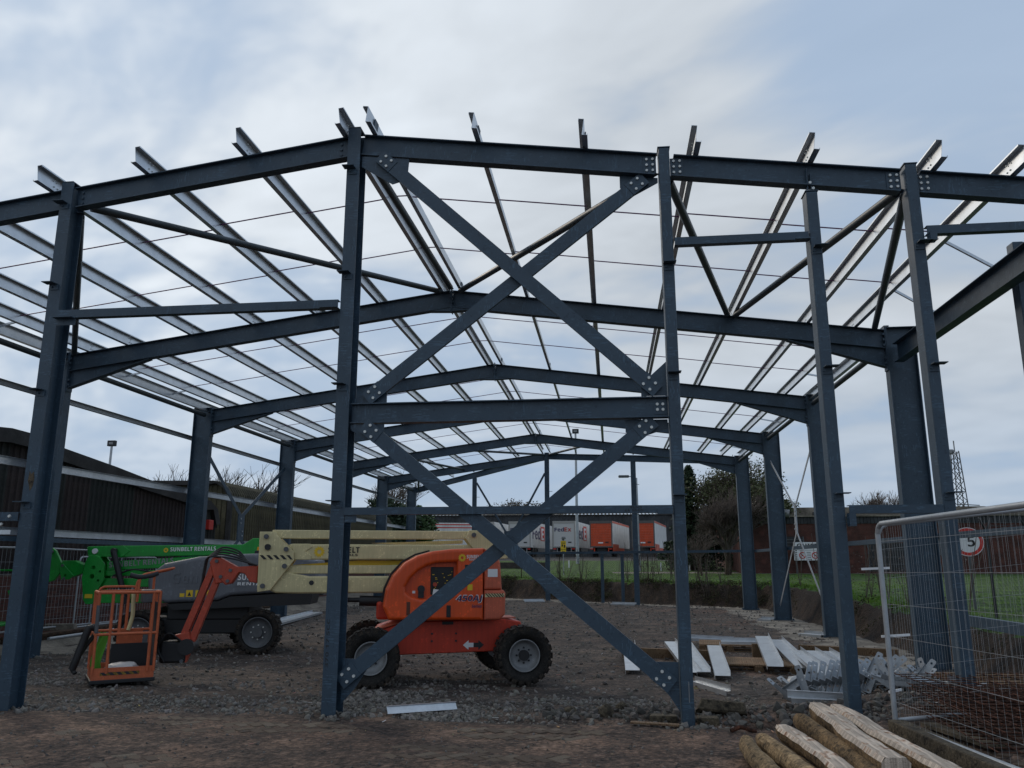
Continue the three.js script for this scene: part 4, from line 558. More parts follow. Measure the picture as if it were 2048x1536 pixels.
const clad = { maroon: mat(lin(0.046, 0.032, 0.032), { map: rep(concT, 0.4), roughness: 0.8, side: 2 }), green: mat(lin(0.030, 0.037, 0.035), { map: rep(concT, 0.4), roughness: 0.8, side: 2 }), olive: mat(lin(0.135, 0.122, 0.070), { map: rep(concT, 0.4), roughness: 0.8, side: 2 }), trim: mat(lin(0.048, 0.047, 0.048), { map: rep(concT, 0.5), roughness: 0.75, side: 2 }), dgrey: mat(lin(0.075, 0.085, 0.10), { map: rep(concT, 0.3), roughness: 0.7, side: 2 }), pale: mat(lin(0.34, 0.31, 0.26), { map: rep(concT, 0.2), roughness: 0.9, side: 2 }) };
{
  const X = -10.5, t = thing('clad_shed', 'dark ribbed clad shed with sloping round-edged roof on the left', 'shed');
  const prof = [[-6, 3.4], [7.0, 4.45], [7.8, 4.52], [8.45, 4.50], [9.6, 4.32], [11.85, 4.11], [13.45, 3.93], [15.6, 3.75], [17.3, 3.59], [17.83, 3.34], [18.1, 2.85]];   // roof edge along s = -z
  const top = (s) => pl(prof, s); const cols = ['green', 'maroon', 'green', 'green', 'maroon', 'maroon', 'green', 'green'];
  for (let i = 0; i < 24; i++) { const s0 = -6 + i, s1 = s0 + 1; const pts = [0, 0.25, 0.5, 0.75, 1].map((q) => [s0 + q, 1.32, top(s0 + q) - 0.05]); part('cladding_sheet', [toSide(cladding(pts, 0.2, 0.035), X)], clad[cols[(i * 3 + (i >> 2)) % 8]], t); void s1; }
  const band = prof.map(([s, y]) => [s, y]); part('roof_edge', [(() => { const up = band.map(([s, y]) => [s, y + 0.02]), lo = band.slice().reverse().map(([s, y]) => [s - (s > 17.2 ? 0.3 : 0), y - 0.30 + (s > 17.7 ? 0.3 : 0)]); const g = prism([...up, ...lo], 0, 0.12); return toSide(g, X + 0.03); })()], clad.trim, t);
  part('roof', [(() => { const g = prism([...band.map(([s, y]) => [s, y]), ...band.slice().reverse().map(([s, y]) => [s, y - 0.1])], -22, 0); return toSide(g, X + 0.03); })()], clad.trim, t);
  part('back_wall', [box(X - 22, X - 0.02, -0.1, 2.8, -18, -17.9)], clad.trim, t);
  const red = mk(fin([rbox(X + 0.04, X + 0.2, 2.66, 2.98, -17.5, -17.2, 0.02)]), M.red, num('alarm_box')); red.userData = { label: 'small red box fixed to the dark shed wall', category: 'box' }; scene.add(red);
  const t2 = thing('round_eaved_shed', 'olive ribbed shed with rounded eaves running back on the left', 'shed'); const z0 = -19.2, z1 = -41;
  const pr2 = [[0, 1.3], [0, 3.75], [-0.06, 4.02], [-0.22, 4.26], [-0.48, 4.42], [-0.85, 4.48], [-4, 4.50], [-9, 4.45]];
  part('gable_sheet', [(() => { const pts = [[-9, 1.2, 4.4], [-4, 1.2, 4.45], [-0.85, 1.2, 4.42], [-0.48, 1.2, 4.38], [-0.1, 1.2, 4.0], [0, 1.2, 3.75]]; const g = cladding(pts, 0.2, 0.035); g.translate(X, 0, z0); return g; })()], clad.olive, t2);
  part('gable_trim', [(() => { const o = pr2, inn = pr2.slice().reverse().map(([a, b], i) => [a - 0.14, b - (i < 3 ? 0.16 : 0.04)]); const g = prism([...o, ...inn], 0, 0.14); g.translate(X + 0.02, 0, z0 + 0.04); return g; })()], clad.trim, t2);
  const n = Math.round((z0 - z1) / 0.2);                                        // ribs follow the curve of the eaves
  for (let q = 0; q < 22; q++) { const P = []; const a = z0 - q * (z0 - z1) / 22, b = z0 - (q + 1) * (z0 - z1) / 22, m = 5; for (let i = 0; i < m; i++) { const w = (a - b) / m, za = a - i * w, Z = [za, za - w * 0.5, za - w * 0.62, za - w * 0.88, za - w], D = [0, 0, 0.035, 0.035, 0]; for (let k = 0; k < 4; k++) for (let j = 0; j < pr2.length - 1; j++) { const f = (jj, kk) => { const [px, py] = pr2[jj], nn = jj < 2 ? [1, 0] : jj > 5 ? [0.1, 1] : [0.7, 0.7]; return [X + px + nn[0] * D[kk], py + nn[1] * D[kk], Z[kk]]; }; const A = f(j, k), Bq = f(j, k + 1), Cq = f(j + 1, k + 1), Dq = f(j + 1, k); P.push(...A, ...Bq, ...Cq, ...A, ...Cq, ...Dq); } } const g = new THREE.BufferGeometry(); g.setAttribute('position', new THREE.Float32BufferAttribute(P, 3)); g.computeVertexNormals(); part('eaves_sheet', [g], clad.olive, t2); } void n;
  part('end_wall', [box(X - 9, X - 0.05, 0, 3.8, z1, z1 + 0.1)], clad.olive, t2);
  // red brick base wall
  const bw = thing('brick_wall', 'low red brick wall under the dark cladding on the left', 'wall'); part('mortar', [box(X - 0.2, X + 0.055, -0.1, 1.33, -41, 3)], mat(lin(0.17, 0.14, 0.125), { map: rep(concT, 1), roughness: 1 }), bw);
  const bg = new THREE.BoxGeometry(0.03, 0.062, 0.212), bm = [[0.105, 0.042, 0.034], [0.085, 0.036, 0.03], [0.12, 0.055, 0.042], [0.07, 0.034, 0.030]].map((c) => mat(lin(...c), { roughness: 0.95 })); const rest = []; let cnt = 0;
  for (let i = 30; i < 170; i++) for (let c = 0; c < 19; c++) { const z = -i * 0.2245 - (c % 2) * 0.112, y = -0.07 + c * 0.0735; const want = z < -9.2 && z > -14 && c > 2 && cnt < 300; if (want) { const o = mk(bg, bm[(hsh(i, c) * 4) | 0], cnt ? 'brick_' + String(cnt).padStart(3, '0') : 'brick'); o.position.set(X + 0.045 + rr(0, 0.004), y, z); bw.add(o); cnt++; } else { const g = bg.clone(); g.translate(X + 0.045, y, z); rest.push(g); } }
  part('brickwork', rest, bm[0], bw).userData.kind = 'stuff';
  solo('brick_kerb', 'low brick and concrete kerb in front of the brick wall', 'kerb', [box(-9.35, -9.1, -0.3, 0.06, -22, -7), box(-9.38, -9.07, 0.06, 0.11, -22, -7)], mat(lin(0.13, 0.085, 0.065), { map: rep(barkT, 1.2), roughness: 0.95 })); solo('pale_pipe', 'pale pipe lying along the low brick kerb', 'pipe', [rod([-9.02, 0.0, -8], [-9.02, 0.02, -12], 0.035)], M.galvDull);
}
function meshPanel(label, A, B, h, o = {}) {                     // A, B: feet of the two end posts
  const t = thing('mesh_fence_panel', label, 'fence panel', [0, 0, 0], 0, 'temporary mesh fence panels'), a = v(A), b = v(B), d = b.clone().sub(a), L = d.length(), P = (s, y) => a.clone().addScaledVector(d, s / L).add(new THREE.Vector3(0, y, 0)), r = o.r ?? 0.021, cr = 0.09;
  part('tube_frame', [rod(P(0, -0.02), P(0, h - cr), r), rod(P(L, -0.02), P(L, h - cr), r), pipe([P(0, h - cr), P(0.03, h - 0.03), P(cr, h)], r, 8, 8), pipe([P(L, h - cr), P(L - 0.03, h - 0.03), P(L - cr, h)], r, 8, 8), rod(P(cr, h), P(L - cr, h), r), rod(P(r, 0.12), P(L - r, 0.12), r)], M.galvDull, t);
  if (o.mid) part('middle_post', [rod(P(L * 0.5, 0.12), P(L * 0.5, h), r * 0.8)], M.galvDull, t);
  const w = [], pv = o.pv ?? 0.05; for (let s = pv; s < L - 0.02; s += pv) w.push(rod(P(s, 0.12), P(s, h), o.wr ?? 0.0016, 3)); for (let y = 0.3; y < h - 0.05; y += o.ph ?? 0.25) w.push(rod(P(0, y), P(L, y), (o.wr ?? 0.0016) * (o.hk ?? 1), 3));
  part('wire_mesh', w, o.bright ? M.galv : M.galvDull, t); return t;
}
meshPanel('mesh fence panel behind the green jib, against the brick wall', [-9.65, 0.05, -8.6], [-9.65, 0.0, -12.0], 1.85, { pv: 0.12, mid: true, wr: 0.003 });
meshPanel('mesh fence panel leaning behind the green riser', [-9.45, 0.0, -9.4], [-9.5, 0.0, -12.8], 1.72, { pv: 0.12, mid: true, wr: 0.003 });
meshPanel('mesh fence panel at the left edge behind the first column', [-9.7, 0.05, -4.9], [-9.7, 0.05, -8.3], 1.85, { pv: 0.12, wr: 0.003 });
meshPanel('mesh fence panel seen under the cream arms', [-9.6, 0.02, -17.5], [-9.6, 0.02, -21], 1.8, { pv: 0.14, mid: true, wr: 0.003 });
meshPanel('mesh fence panel seen between cream arms and far left columns', [-9.6, 0.02, -21.2], [-9.6, 0.02, -24.7], 1.8, { pv: 0.14, mid: true, wr: 0.003 });
solo('fence_foot', 'concrete block foot of the left mesh fence', 'fence foot', [prism([[-0.35, 0], [0.35, 0], [0.3, 0.14], [-0.3, 0.14]], -0.12, 0.12, 0.01)].map((g) => { g.rotateY(0.3); g.translate(-9.62, 0.08, -9.2); return g; }), M.conc);

// ---------- far background ----------
{
  const t = thing('warehouse', 'long dark grey ribbed warehouse behind the lorry trailers', 'warehouse');
  for (let i = 0; i < 8; i++) { const s0 = -40 + i * 7.5; part('cladding_sheet', [(() => { const g = cladding([[s0, 2.2, 8.0], [s0 + 7.5, 2.2, 8.0]], 0.42, 0.06); g.translate(0, 0, -105); return g; })()], clad.dgrey, t); }
  part('roof', [(() => { const g = new THREE.BufferGeometry(), q = []; for (let i = 0; i < 122; i++) { const x = -40.5 + i * 0.5, d = [0.14, 0.14, 0, 0], X = [x, x + 0.22, x + 0.3, x + 0.5]; for (let k = 0; k < 3; k++) { const a = [X[k], 8.06 + d[k], -104.8], b = [X[k + 1], 8.06 + d[k + 1], -104.8], c = [X[k + 1], 9.95 + d[k + 1], -126], e = [X[k], 9.95 + d[k], -126]; q.push(...a, ...b, ...c, ...a, ...c, ...e); } } g.setAttribute('position', new THREE.Float32BufferAttribute(q, 3)); g.computeVertexNormals(); return g; })()], clad.pale, t); part('gutter', [box(-40.4, 20.4, 7.92, 8.06, -104.9, -104.75)], clad.trim, t); part('side_wall', [box(-40, -39.8, 2, 8.05, -125, -105), box(19.8, 20, 2, 8.05, -125, -105)], clad.dgrey, t);
}
function trailer(label, x, z, ry, kind, w = 2.35, h = 3.62, L = 12.5) {
  const y0 = H(x, z), t = thing('lorry_trailer', label, 'trailer', [x, y0, z], ry, 'parked lorry trailers'), hw = w / 2, or = mat(lin(0.62, 0.075, 0.018), { map: rep(grimeT, 0.5), roughness: 0.5 }), wt = M.trailerWhite;
  part('box_body', [rbox(-hw, hw, 0.95, h, -L, -0.06, 0.03)], wt, t); const fr = kind === 'white' || kind === 'mark' ? mat(lin(0.33, 0.32, 0.30)) : mat(lin(0.10, 0.09, 0.085));
  part('rear_frame', [box(-hw, -hw + 0.12, 0.95, h, -0.05, 0.03), box(hw - 0.12, hw, 0.95, h, -0.05, 0.03), box(-hw + 0.121, hw - 0.121, h - 0.25, h, -0.05, 0.03), box(-hw + 0.121, hw - 0.121, 0.95, 1.08, -0.05, 0.03)], fr, t);
  const dm = kind === 'orange' ? or : mat(lin(0.50, 0.50, 0.49), { roughness: 0.45, metalness: 0.2 }); const N = 9, dh = (h - 0.25 - 1.08) / N; for (let i = 0; i < N; i++) part('door_slat', [box(-hw + 0.122, hw - 0.122, 1.082 + i * dh, 1.076 + (i + 1) * dh, -0.05, -0.005)], dm, t);
  part('door_handle', [box(hw - 0.75, hw - 0.4, 1.4, 1.52, -0.004, 0.015)], M.black, t); part('bumper', [box(-hw, hw, 0.42, 0.54, -0.1, 0.04), box(-hw + 0.4, -hw + 0.5, 0.5, 0.95, -0.2, -0.1), box(hw - 0.5, hw - 0.4, 0.5, 0.95, -0.2, -0.1)], kind === 'orange' ? or : M.rim, t); part('tail_light', [box(-hw + 0.05, -hw + 0.35, 0.75, 0.85, -0.02, 0.02), box(hw - 0.35, hw - 0.05, 0.75, 0.85, -0.02, 0.02)], M.red, t);
  part('side_skirt', [box(hw - 0.05, hw - 0.01, 0.45, 0.95, -8.4, -3.9)], kind === 'orange' ? or : M.rim, t); part('chassis_rail', [box(-0.5, 0.5, 0.6, 0.95, -L, -0.3)], M.dark, t);
  for (const z1 of [-1.6, -2.9]) for (const s of [-1, 1]) part('wheel', [latheZ([[0.001, -0.13], [0.25, -0.15], [0.45, -0.15], [0.48, -0.1], [0.48, 0.1], [0.45, 0.15], [0.25, 0.15], [0.001, 0.13]], 0, 0, 0, 20)].map((g) => { g.rotateY(Math.PI / 2); g.translate(s * (hw - 0.18), 0.48, z1); return g; }), M.black, t);
  if (kind === 'mark') {
    text('Fed', 1.0, 0.42, M.navy, t, [-0.98, 2.55, -0.002], 0, 0.02); text('Ex', 0.72, 0.42, mat(lin(0.42, 0.05, 0.03)), t, [0.06, 2.55, -0.002], 0, 0.02);
    text('Fed', 4.2, 1.25, M.navy, t, [hw + 0.002, 1.85, -0.9], Math.PI / 2, 0.02); part('red_panel', [box(hw + 0.001, hw + 0.01, 1.75, 3.3, -7.6, -5.3)], M.red, t); text('E', 1.3, 1.25, M.white, t, [hw + 0.011, 1.85, -5.7], Math.PI / 2, 0.02);
  }
  if (kind === 'orange') { part('top_stripe', [box(hw + 0.001, hw + 0.012, h - 0.22, h - 0.02, -L + 0.1, -0.1)], or, t); part('orange_apron', [box(hw - 0.005, hw + 0.006, 0.45, 1.3, -4.2, -0.1)], or, t); part('number_plate', [box(-0.3, 0.2, 1.35, 1.48, -0.004, 0.012)], M.white, t); }
  if (kind === 'stripe') for (const y of [h - 0.12, h - 0.42]) part('red_stripe', [box(-hw - 0.012, -hw - 0.001, y - 0.1, y, -L, -0.05), box(hw + 0.001, hw + 0.012, y - 0.1, y, -L, -0.05)], M.red, t);
  return t;
}
trailer('white lorry trailer lettered on its rear and side, right of the far ridge column', -1.77, -76, -0.125, 'mark');
trailer('white lorry trailer lettered on its side, just left of the far ridge column', -6.35, -76, -0.11, 'mark');
trailer('orange backed lorry trailer between two parked neighbours', 2.02, -76, -0.16, 'orange');
trailer('orange backed lorry trailer half hidden by the far right gable column', 6.28, -76, -0.16, 'orange');
trailer('plain white lorry trailer behind the crossing of the lower braces', -10.3, -77, -0.1, 'white');
trailer('long white lorry trailer with red roof stripes above the cream arms', -17.0, -72.5, -1.28, 'stripe', 2.35, 3.5, 7.5);
function mast(name, label, x, z, y1, r, head) { const y0 = H(x, z), t = thing(name, label, 'lamp post', [x, y0, z]); part('pole', [rod([0, -0.05, 0], [0, y1 - y0, 0], r, 10, r * 0.6)], M.galvDull, t); head(t, y1 - y0); return t; }
const flood = (t, y) => { part('floodlight', [rbox(-0.27, 0.27, y - 0.05, y + 0.32, -0.12, 0.12, 0.03)], M.dark, t); part('lamp_glass', [box(-0.14, 0.14, y + 0.06, y + 0.2, 0.121, 0.13)], M.rim, t); };
mast('floodlight_mast', 'tall floodlight mast in front of the lorry trailers', 0.3, -58, 12.1, 0.14, flood);
mast('floodlight_mast', 'thin floodlight mast rising behind the dark left shed', -29, -40, 9.0, 0.12, flood);
mast('street_lamp', 'street lamp with arm beside the far right gable column', 4.72, -45, 7.0, 0.13, (t, y) => { part('lamp_arm', [pipe([[0, y - 0.3, 0], [-0.1, y + 0.05, 0.02], [-0.5, y + 0.1, 0.05]], 0.04, 12, 6)], M.galvDull, t); part('lamp_head', [rbox(-1.15, -0.45, y + 0.02, y + 0.18, -0.1, 0.2, 0.06)], M.rimGrey, t); });
solo('white_pole', 'thin white pole in front of the orange trailers', 'pole', [rod([4.55, H(4.55, -44), -44], [4.55, 3.0, -44], 0.07)], M.white);
{ const x = 0.18, z = -40, y = H(x, z), t = thing('yellow_sign', 'small yellow notice with camera on a thin post', 'sign', [x, y, z]); part('post', [rod([0, 0, 0], [0, 2.0, 0], 0.025)], M.galvDull, t); const s = part('sign_plate', [box(-0.16, 0.16, 1.20, 1.95, 0.02, 0.03)], M.yellow, t); part('print', [box(-0.12, 0.12, 1.80, 1.84, 0.031, 0.033), box(-0.1, -0.02, 1.62, 1.74, 0.031, 0.033), box(0.03, 0.11, 1.55, 1.72, 0.031, 0.033), box(-0.15, 0.15, 1.44, 1.46, 0.031, 0.033), box(-0.1, 0.1, 1.28, 1.34, 0.031, 0.033)], M.black, s); part('camera', [rbox(-0.1, 0.14, 2.05, 2.2, -0.1, 0.15, 0.03), box(-0.08, 0.06, 1.98, 2.06, -0.05, 0.05)], M.rim, t); }
for (const [x, z, n] of [[3.6, -44, 'left of the far door posts'], [6.1, -45, 'right of the street lamp'], [7.9, -45, 'below the conifer'], [0.0, -50, 'beside the far ridge column']]) solo('marker_post', `short white marker post in the grass ${n}`, 'post', [rod([x, H(x, z) - 0.05, z], [x, H(x, z) + 0.42, z], 0.05, 8), rod([x, H(x, z) + 0.42, z], [x, H(x, z) + 0.5, z], 0.051, 8)], M.white, 'white marker posts');
solo('low_wall', 'low dark retaining wall at the edge of the far grass', 'wall', [box(-6.5, -1.4, H(-4, -48) - 0.2, H(-4, -48) + 0.42, -48.3, -48)], mat(lin(0.07, 0.055, 0.05), { map: rep(concT, 0.7) }));
{ // brick building on the right
  const t = thing('brick_building', 'low red brick building with grey fascia on the right', 'building'), z = -42, bm = mat(lin(0.135, 0.045, 0.034), { map: rep(concT, 0.6), roughness: 0.95 });
  const gy = H(15, -42); part('wall', [box(10.6, 30, gy - 0.3, 3.85, z - 12, z)], bm, t);
  const L = []; for (let y = gy; y < 3.85; y += 0.075) L.push(box(10.6, 30, y, y + 0.010, z + 0.001, z + 0.004)); part('mortar_courses', L, mat(lin(0.12, 0.075, 0.06)), t);
  part('fascia', [(() => { const g = cladding([[10.5, 3.85, 4.25], [30.2, 3.85, 4.25]], 0.2, 0.04); g.translate(0, 0, z + 0.05); return g; })()], clad.dgrey, t); part('roof', [box(10.4, 30.3, 4.25, 4.33, z - 12.2, z + 0.2), prism([[10.4, 4.33], [30.3, 4.33], [26, 5.0], [14, 5.0]], z - 9, z - 3)], clad.pale, t);
  for (const [x0, x1, y0, y1] of [[13.2, 14.3, 2.35, 3.1], [18.0, 20.2, gy + 0.1, 2.7], [22, 24, 2.0, 3.0]]) { const w = part('window', [box(x0, x1, y0, y1, z + 0.005, z + 0.02)], M.black, t); part('window_frame', [box(x0 - 0.06, x0, y0, y1, z + 0.005, z + 0.05), box(x1, x1 + 0.06, y0, y1, z + 0.005, z + 0.05), ...[0.25, 0.5, 0.75].map((q) => box(x0, x1, mix(y0, y1, q), mix(y0, y1, q) + 0.03, z + 0.021, z + 0.04))], M.rimGrey, w); }
  part('vent_pipe', [rod([12.5, 4.55, z + 0.2], [13.55, 4.42, z + 0.5], 0.24, 14)], M.rim, t); part('vent_mouth', [rod([13.55, 4.42, z + 0.5], [13.56, 4.418, z + 0.503], 0.19, 14)], M.black, t); part('roof_light', [rbox(15.2, 16.2, 4.33, 4.6, z - 1, z - 0.2, 0.05)], M.dark, t);
  const s = thing('notice_board', 'white notice board reading QUIET with two red prohibition circles', 'sign', [14.45, 2.26, z + 0.3]); part('board', [box(-0.78, 0.85, -0.55, 0.5, 0, 0.03)], M.white, s); text('QUIET', 1.2, 0.30, M.dark, s, [-0.58, 0.12, 0.031], 0, 0.01); part('rule_line', [box(-0.5, 0.82, 0.03, 0.045, 0.031, 0.036)], M.dark, s);
  for (const x of [-0.30, 0.42]) { const rg = part('prohibition_ring', [(() => { const g = new THREE.TorusGeometry(0.17, 0.026, 6, 24); g.translate(x, -0.26, 0.035); return g; })(), bar([x - 0.12, -0.14, 0.04], [x + 0.12, -0.38, 0.04], 0.012, 0.035)], M.red, s); part('symbol', [box(x - 0.05, x + 0.05, -0.3, -0.22, 0.031, 0.036)], M.dark, rg); } for (let i = 0; i < 5; i++) part('small_print', [box(-0.7, -0.6, -0.5 + i * 0.12, -0.44 + i * 0.12, 0.031, 0.035), box(-0.05, 0.18, -0.5 + i * 0.1, -0.47 + i * 0.1, 0.031, 0.035), box(0.65, 0.8, -0.5 + i * 0.1, -0.47 + i * 0.1, 0.031, 0.035)], M.dark, s);
  part('support', [box(-0.7, -0.62, -2.26, -0.55, -0.05, 0), box(0.66, 0.74, -2.26, -0.55, -0.05, 0)], M.rimGrey, s);
}
{ const x = 11.2, z = -11.6, y = H(x, z), t = thing('speed_limit_sign', 'round speed limit sign reading 5 with a red border', 'sign', [x, 0, z], -0.25); part('post', [rod([0, y, -0.04], [0, 2.3, -0.04], 0.03)], M.rimGrey, t); const p = part('sign_disc', [cylZ(0, 2.06, 0, 0.012, 0.33, 32)], M.white, t); part('red_border', [(() => { const g = new THREE.RingGeometry(0.245, 0.315, 36); g.translate(0, 2.06, 0.0145); return g; })()], M.red, p); text('5', 0.15, 0.24, M.black, p, [-0.01, 1.95, 0.0125], 0, 0.004); }
{ const x = 30.7, z = -60, y0 = H(x, z), t = thing('lattice_mast', 'slender lattice mast with antennas at the right', 'mast', [x, y0, z]); const L = []; const h = 10.3 - y0, w = (y) => mix(0.55, 0.22, y / h); for (const [a, b] of [[1, 1], [1, -1], [-1, 1], [-1, -1]]) L.push(rod([a * w(0), 0, b * w(0)], [a * w(h), h, b * w(h)], 0.045, 5)); for (let y = 0; y < h - 0.7; y += 0.8) for (const s of [-1, 1]) { L.push(rod([-w(y), y, s * w(y)], [w(y + 0.8), y + 0.8, s * w(y + 0.8)], 0.03, 4), rod([w(y), y, s * w(y)], [-w(y + 0.8), y + 0.8, s * w(y + 0.8)], 0.03, 4)); } part('lattice', L, M.rimGrey, t); part('antenna', [rod([0, h, 0], [0, h + 0.9, 0], 0.05), rbox(-0.5, -0.1, h - 0.2, h + 0.2, -0.2, 0.2, 0.1), rod([-0.2, h * 0.35 + 1.5, 0], [1.4, h * 0.35 + 1.4, 0], 0.04)], M.rim, t); }
{ // security fence far right: posts with cranked tops, barbed wire, yellow panel behind
  const t = thing('barbed_wire_fence', 'black security fence with barbed wire at the far right', 'fence'), gp = (i) => { const x = 10.6 + i * 0.95, z = -9.2 - i * 0.35; return [x, H(x, z), z]; };
  for (let i = 0; i < 9; i++) { const [x, y, z] = gp(i); part('post', [rod([x, y, z], [x, y + 1.75, z], 0.03, 6), rod([x, y + 1.75, z], [x - 0.16, y + 2.02, z + 0.1], 0.022, 5), rod([x, y + 1.75, z], [x + 0.16, y + 2.02, z - 0.1], 0.022, 5)], M.black, t); }
  for (let k = 0; k < 3; k++) { const P = []; for (let i = 0; i < 9; i++) { const [x, y, z] = gp(i); P.push([x - 0.1 + k * 0.1, y + 1.85 + 0.08 * (k !== 1), z]); if (i < 8) { const q = gp(i + 0.5); P.push([q[0], q[1] + 1.80 + 0.05 * k, q[2]]); } } part('barbed_wire', [pipe(P, 0.006, 80, 4)], M.black, t); }
  const w = []; for (let s = 0; s < 8; s += 0.09) for (const k of [-1, 1]) { const a = gp(s), b = gp(clamp(s + k * 1.4, 0, 8)); const f = Math.abs(clamp(s + k * 1.4, 0, 8) - s) / 1.4; w.push(rod([a[0], a[1], a[2]], [b[0], a[1] + 1.7 * f, b[2]], 0.0022, 3)); } part('chain_link', w, M.dark, t);
  const s = thing('yellow_clad_block', 'yellow panelled block behind the barbed wire fence', 'building', [0, 0, 0]); part('wall', [box(30, 52, 2.0, 4.6, -40.3, -40)], M.rimGrey, s); let q = 0; for (let r = 0; r < 3; r++) for (let i = 0; i < 22; i++) part('panel', [box(30.04 + i, 30.98 + i, 3.15 + r * 0.48, 3.6 + r * 0.48, -39.99, -39.95)], q++ % 3 ? M.yellow : clad.pale, s); part('column', [0, 5, 10, 15].map((i) => box(30 + i, 30.3 + i, 2, 4.6, -39.94, -39.8)), M.dark, s);
}
// ---------- vegetation ----------
function leafQuads(L, n, size, at) { for (let i = 0; i < n; i++) { const p = at(); if (!p) continue; const a = new THREE.Vector3(rr(-1, 1), rr(-0.7, 0.7), rr(-1, 1)).normalize().multiplyScalar(size * rr(0.6, 1.3)), b = new THREE.Vector3(rr(-1, 1), rr(-1, 1), rr(-1, 1)).cross(a).normalize().multiplyScalar(size * rr(0.3, 0.6)); const P = v(p); const q = [P.clone().sub(a), P.clone().add(b), P.clone().add(a), P.clone().sub(b)]; L.push(...[0, 1, 2, 0, 2, 3].flatMap((k) => q[k].toArray())); } }
const quadGeo = (L) => { const g = new THREE.BufferGeometry(); g.setAttribute('position', new THREE.Float32BufferAttribute(L, 3)); g.computeVertexNormals(); return g; };
function bareTree(name, label, x, z, h, spread, lev = 5, kids = 4, o = {}) {
  const y0 = H(x, z) - 0.1, t = thing(name, label, 'tree', [x, y0, z]), tr = [], br = []; const tips = [];
  const grow = (p, d, len, r, k) => { let q = p; const n = 2; for (let i = 0; i < n; i++) { const e = d.clone().add(new THREE.Vector3(rr(-0.16, 0.16), rr(-0.03, 0.14), rr(-0.16, 0.16))).normalize(), w = q.clone().addScaledVector(e, len / n), rm = Math.max(r, o.minR ?? 0.012); (k === 0 ? tr : br).push(rod(q, w, rm * (1 - 0.2 * i), k < 2 ? 7 : k < 3 ? 5 : 3, rm * (0.8 - 0.2 * i))); q = w; d = e; if (k > 0 || i) { } }
    if (k >= lev) { tips.push(q); return; } const m = kids + (k === 0 ? 2 : 0) - (k > 2 ? 1 : 0); for (let i = 0; i < m; i++) { const a = i / m * 6.283 + rr(-0.5, 0.5), tilt = spread * rr(0.55, 1.15); const u = new THREE.Vector3(Math.cos(a), 0, Math.sin(a)), e = d.clone().multiplyScalar(Math.cos(tilt)).addScaledVector(u, Math.sin(tilt)).normalize(); if (e.y < -0.1) e.y = -0.1; grow(i === 0 ? q : p.clone().lerp(q, rr(0.45, 1)), e, len * rr(0.62, 0.84), r * 0.58, k + 1); } };
  grow(new THREE.Vector3(0, 0, 0), new THREE.Vector3(0, 1, 0), h * (o.trunk ?? 0.3), o.r ?? h * 0.022, 0);
  part('trunk', tr, M.trunk, t); const cr = part('crown', br, M.twig, t); if (o.leaves) { const L = []; leafQuads(L, o.leaves, o.ls ?? 0.09, () => { const q = tips[(rnd() * tips.length) | 0].clone(); return q.add(new THREE.Vector3(rr(-0.5, 0.5), rr(-0.4, 0.4), rr(-0.5, 0.5))); }); part('leaves', [quadGeo(L)], o.lm ?? M.weed, cr); } return t;
}
function conifer(label, x, z, h, w) {
  const y0 = H(x, z) - 0.1, t = thing('conifer', label, 'tree', [x, y0, z]); part('trunk', [rod([0, 0, 0], [0, h * 0.97, 0], h * 0.022, 8, 0.03)], M.trunk, t); const L = [], B = [];
  for (let y = h * 0.06; y < h; y += h * 0.016) { const R = w * Math.pow(1 - y / h, 0.8) * rr(0.72, 1.1) + 0.12, n = 6; for (let i = 0; i < n; i++) { const a = rr(0, 6.283), r1 = R * rr(0.6, 1.1), tip = [Math.cos(a) * r1, y - r1 * 0.12 + 0.25 * r1 * rr(-0.4, 0.5), Math.sin(a) * r1]; B.push(rod([0, y, 0], tip, 0.02, 3, 0.006)); leafQuads(L, Math.round(10 + 24 * R), 0.11, () => { const s = Math.pow(rnd(), 0.6); return [tip[0] * s + rr(-0.15, 0.15), mix(y, tip[1], s) + rr(-0.2, 0.06), tip[2] * s + rr(-0.15, 0.15)]; }); } }
  part('branches', B, M.twig, t); part('crown', [quadGeo(L)], M.leafDark, t);
}
function bush(name, label, x, z, y, rx, ry, rz, n, m, size = 0.12) { const t = thing(name, label, 'bush', [x, y, z]), L = [], B = []; for (let i = 0; i < 16; i++) B.push(rod([rr(-0.2, 0.2) * rx, 0, rr(-0.2, 0.2) * rz], [rr(-0.8, 0.8) * rx, rr(0.6, 1.6) * ry, rr(-0.8, 0.8) * rz], 0.03, 4, 0.008)); const cl = Array.from({ length: 26 }, () => { const a = rr(0, 6.283), e = rr(-0.6, 1), q = Math.sqrt(1 - e * e) * rr(0.4, 0.95); return [Math.cos(a) * q * rx, ry + e * ry * 0.9, Math.sin(a) * q * rz]; }); leafQuads(L, n, size, () => { const c = cl[(rnd() * cl.length) | 0], s = 0.34; return [c[0] + rr(-s, s) * rx, Math.max(0.02, c[1] + rr(-s, s) * ry), c[2] + rr(-s, s) * rz]; }); part('stems', B, M.twig, t); part('foliage', [quadGeo(L)], m, t); return t; }
conifer('tall dark conifer right of the trailers', 8.2, -46, 6.9, 1.75); bareTree('bare_tree', 'spreading bare tree with pale trunk beside the conifer', 9.6, -40, 6.8, 0.62, 5, 5, { trunk: 0.26, r: 0.2, minR: 0.014 });
bareTree('bare_tree', 'bushy bare tree behind the conifer', 10.8, -46, 7.6, 0.55, 5, 5, { leaves: 9000, ls: 0.10, minR: 0.016 }); bareTree('leafy_tree', 'small tree with thin olive leaves at the brick building', 12.2, -43, 5.8, 0.5, 5, 4, { leaves: 9000, ls: 0.10 });
bareTree('bare_tree', 'low bare tree at the right of the street lamp', 7.9, -38, 3.4, 0.7, 4, 4, { trunk: 0.3, r: 0.06 });
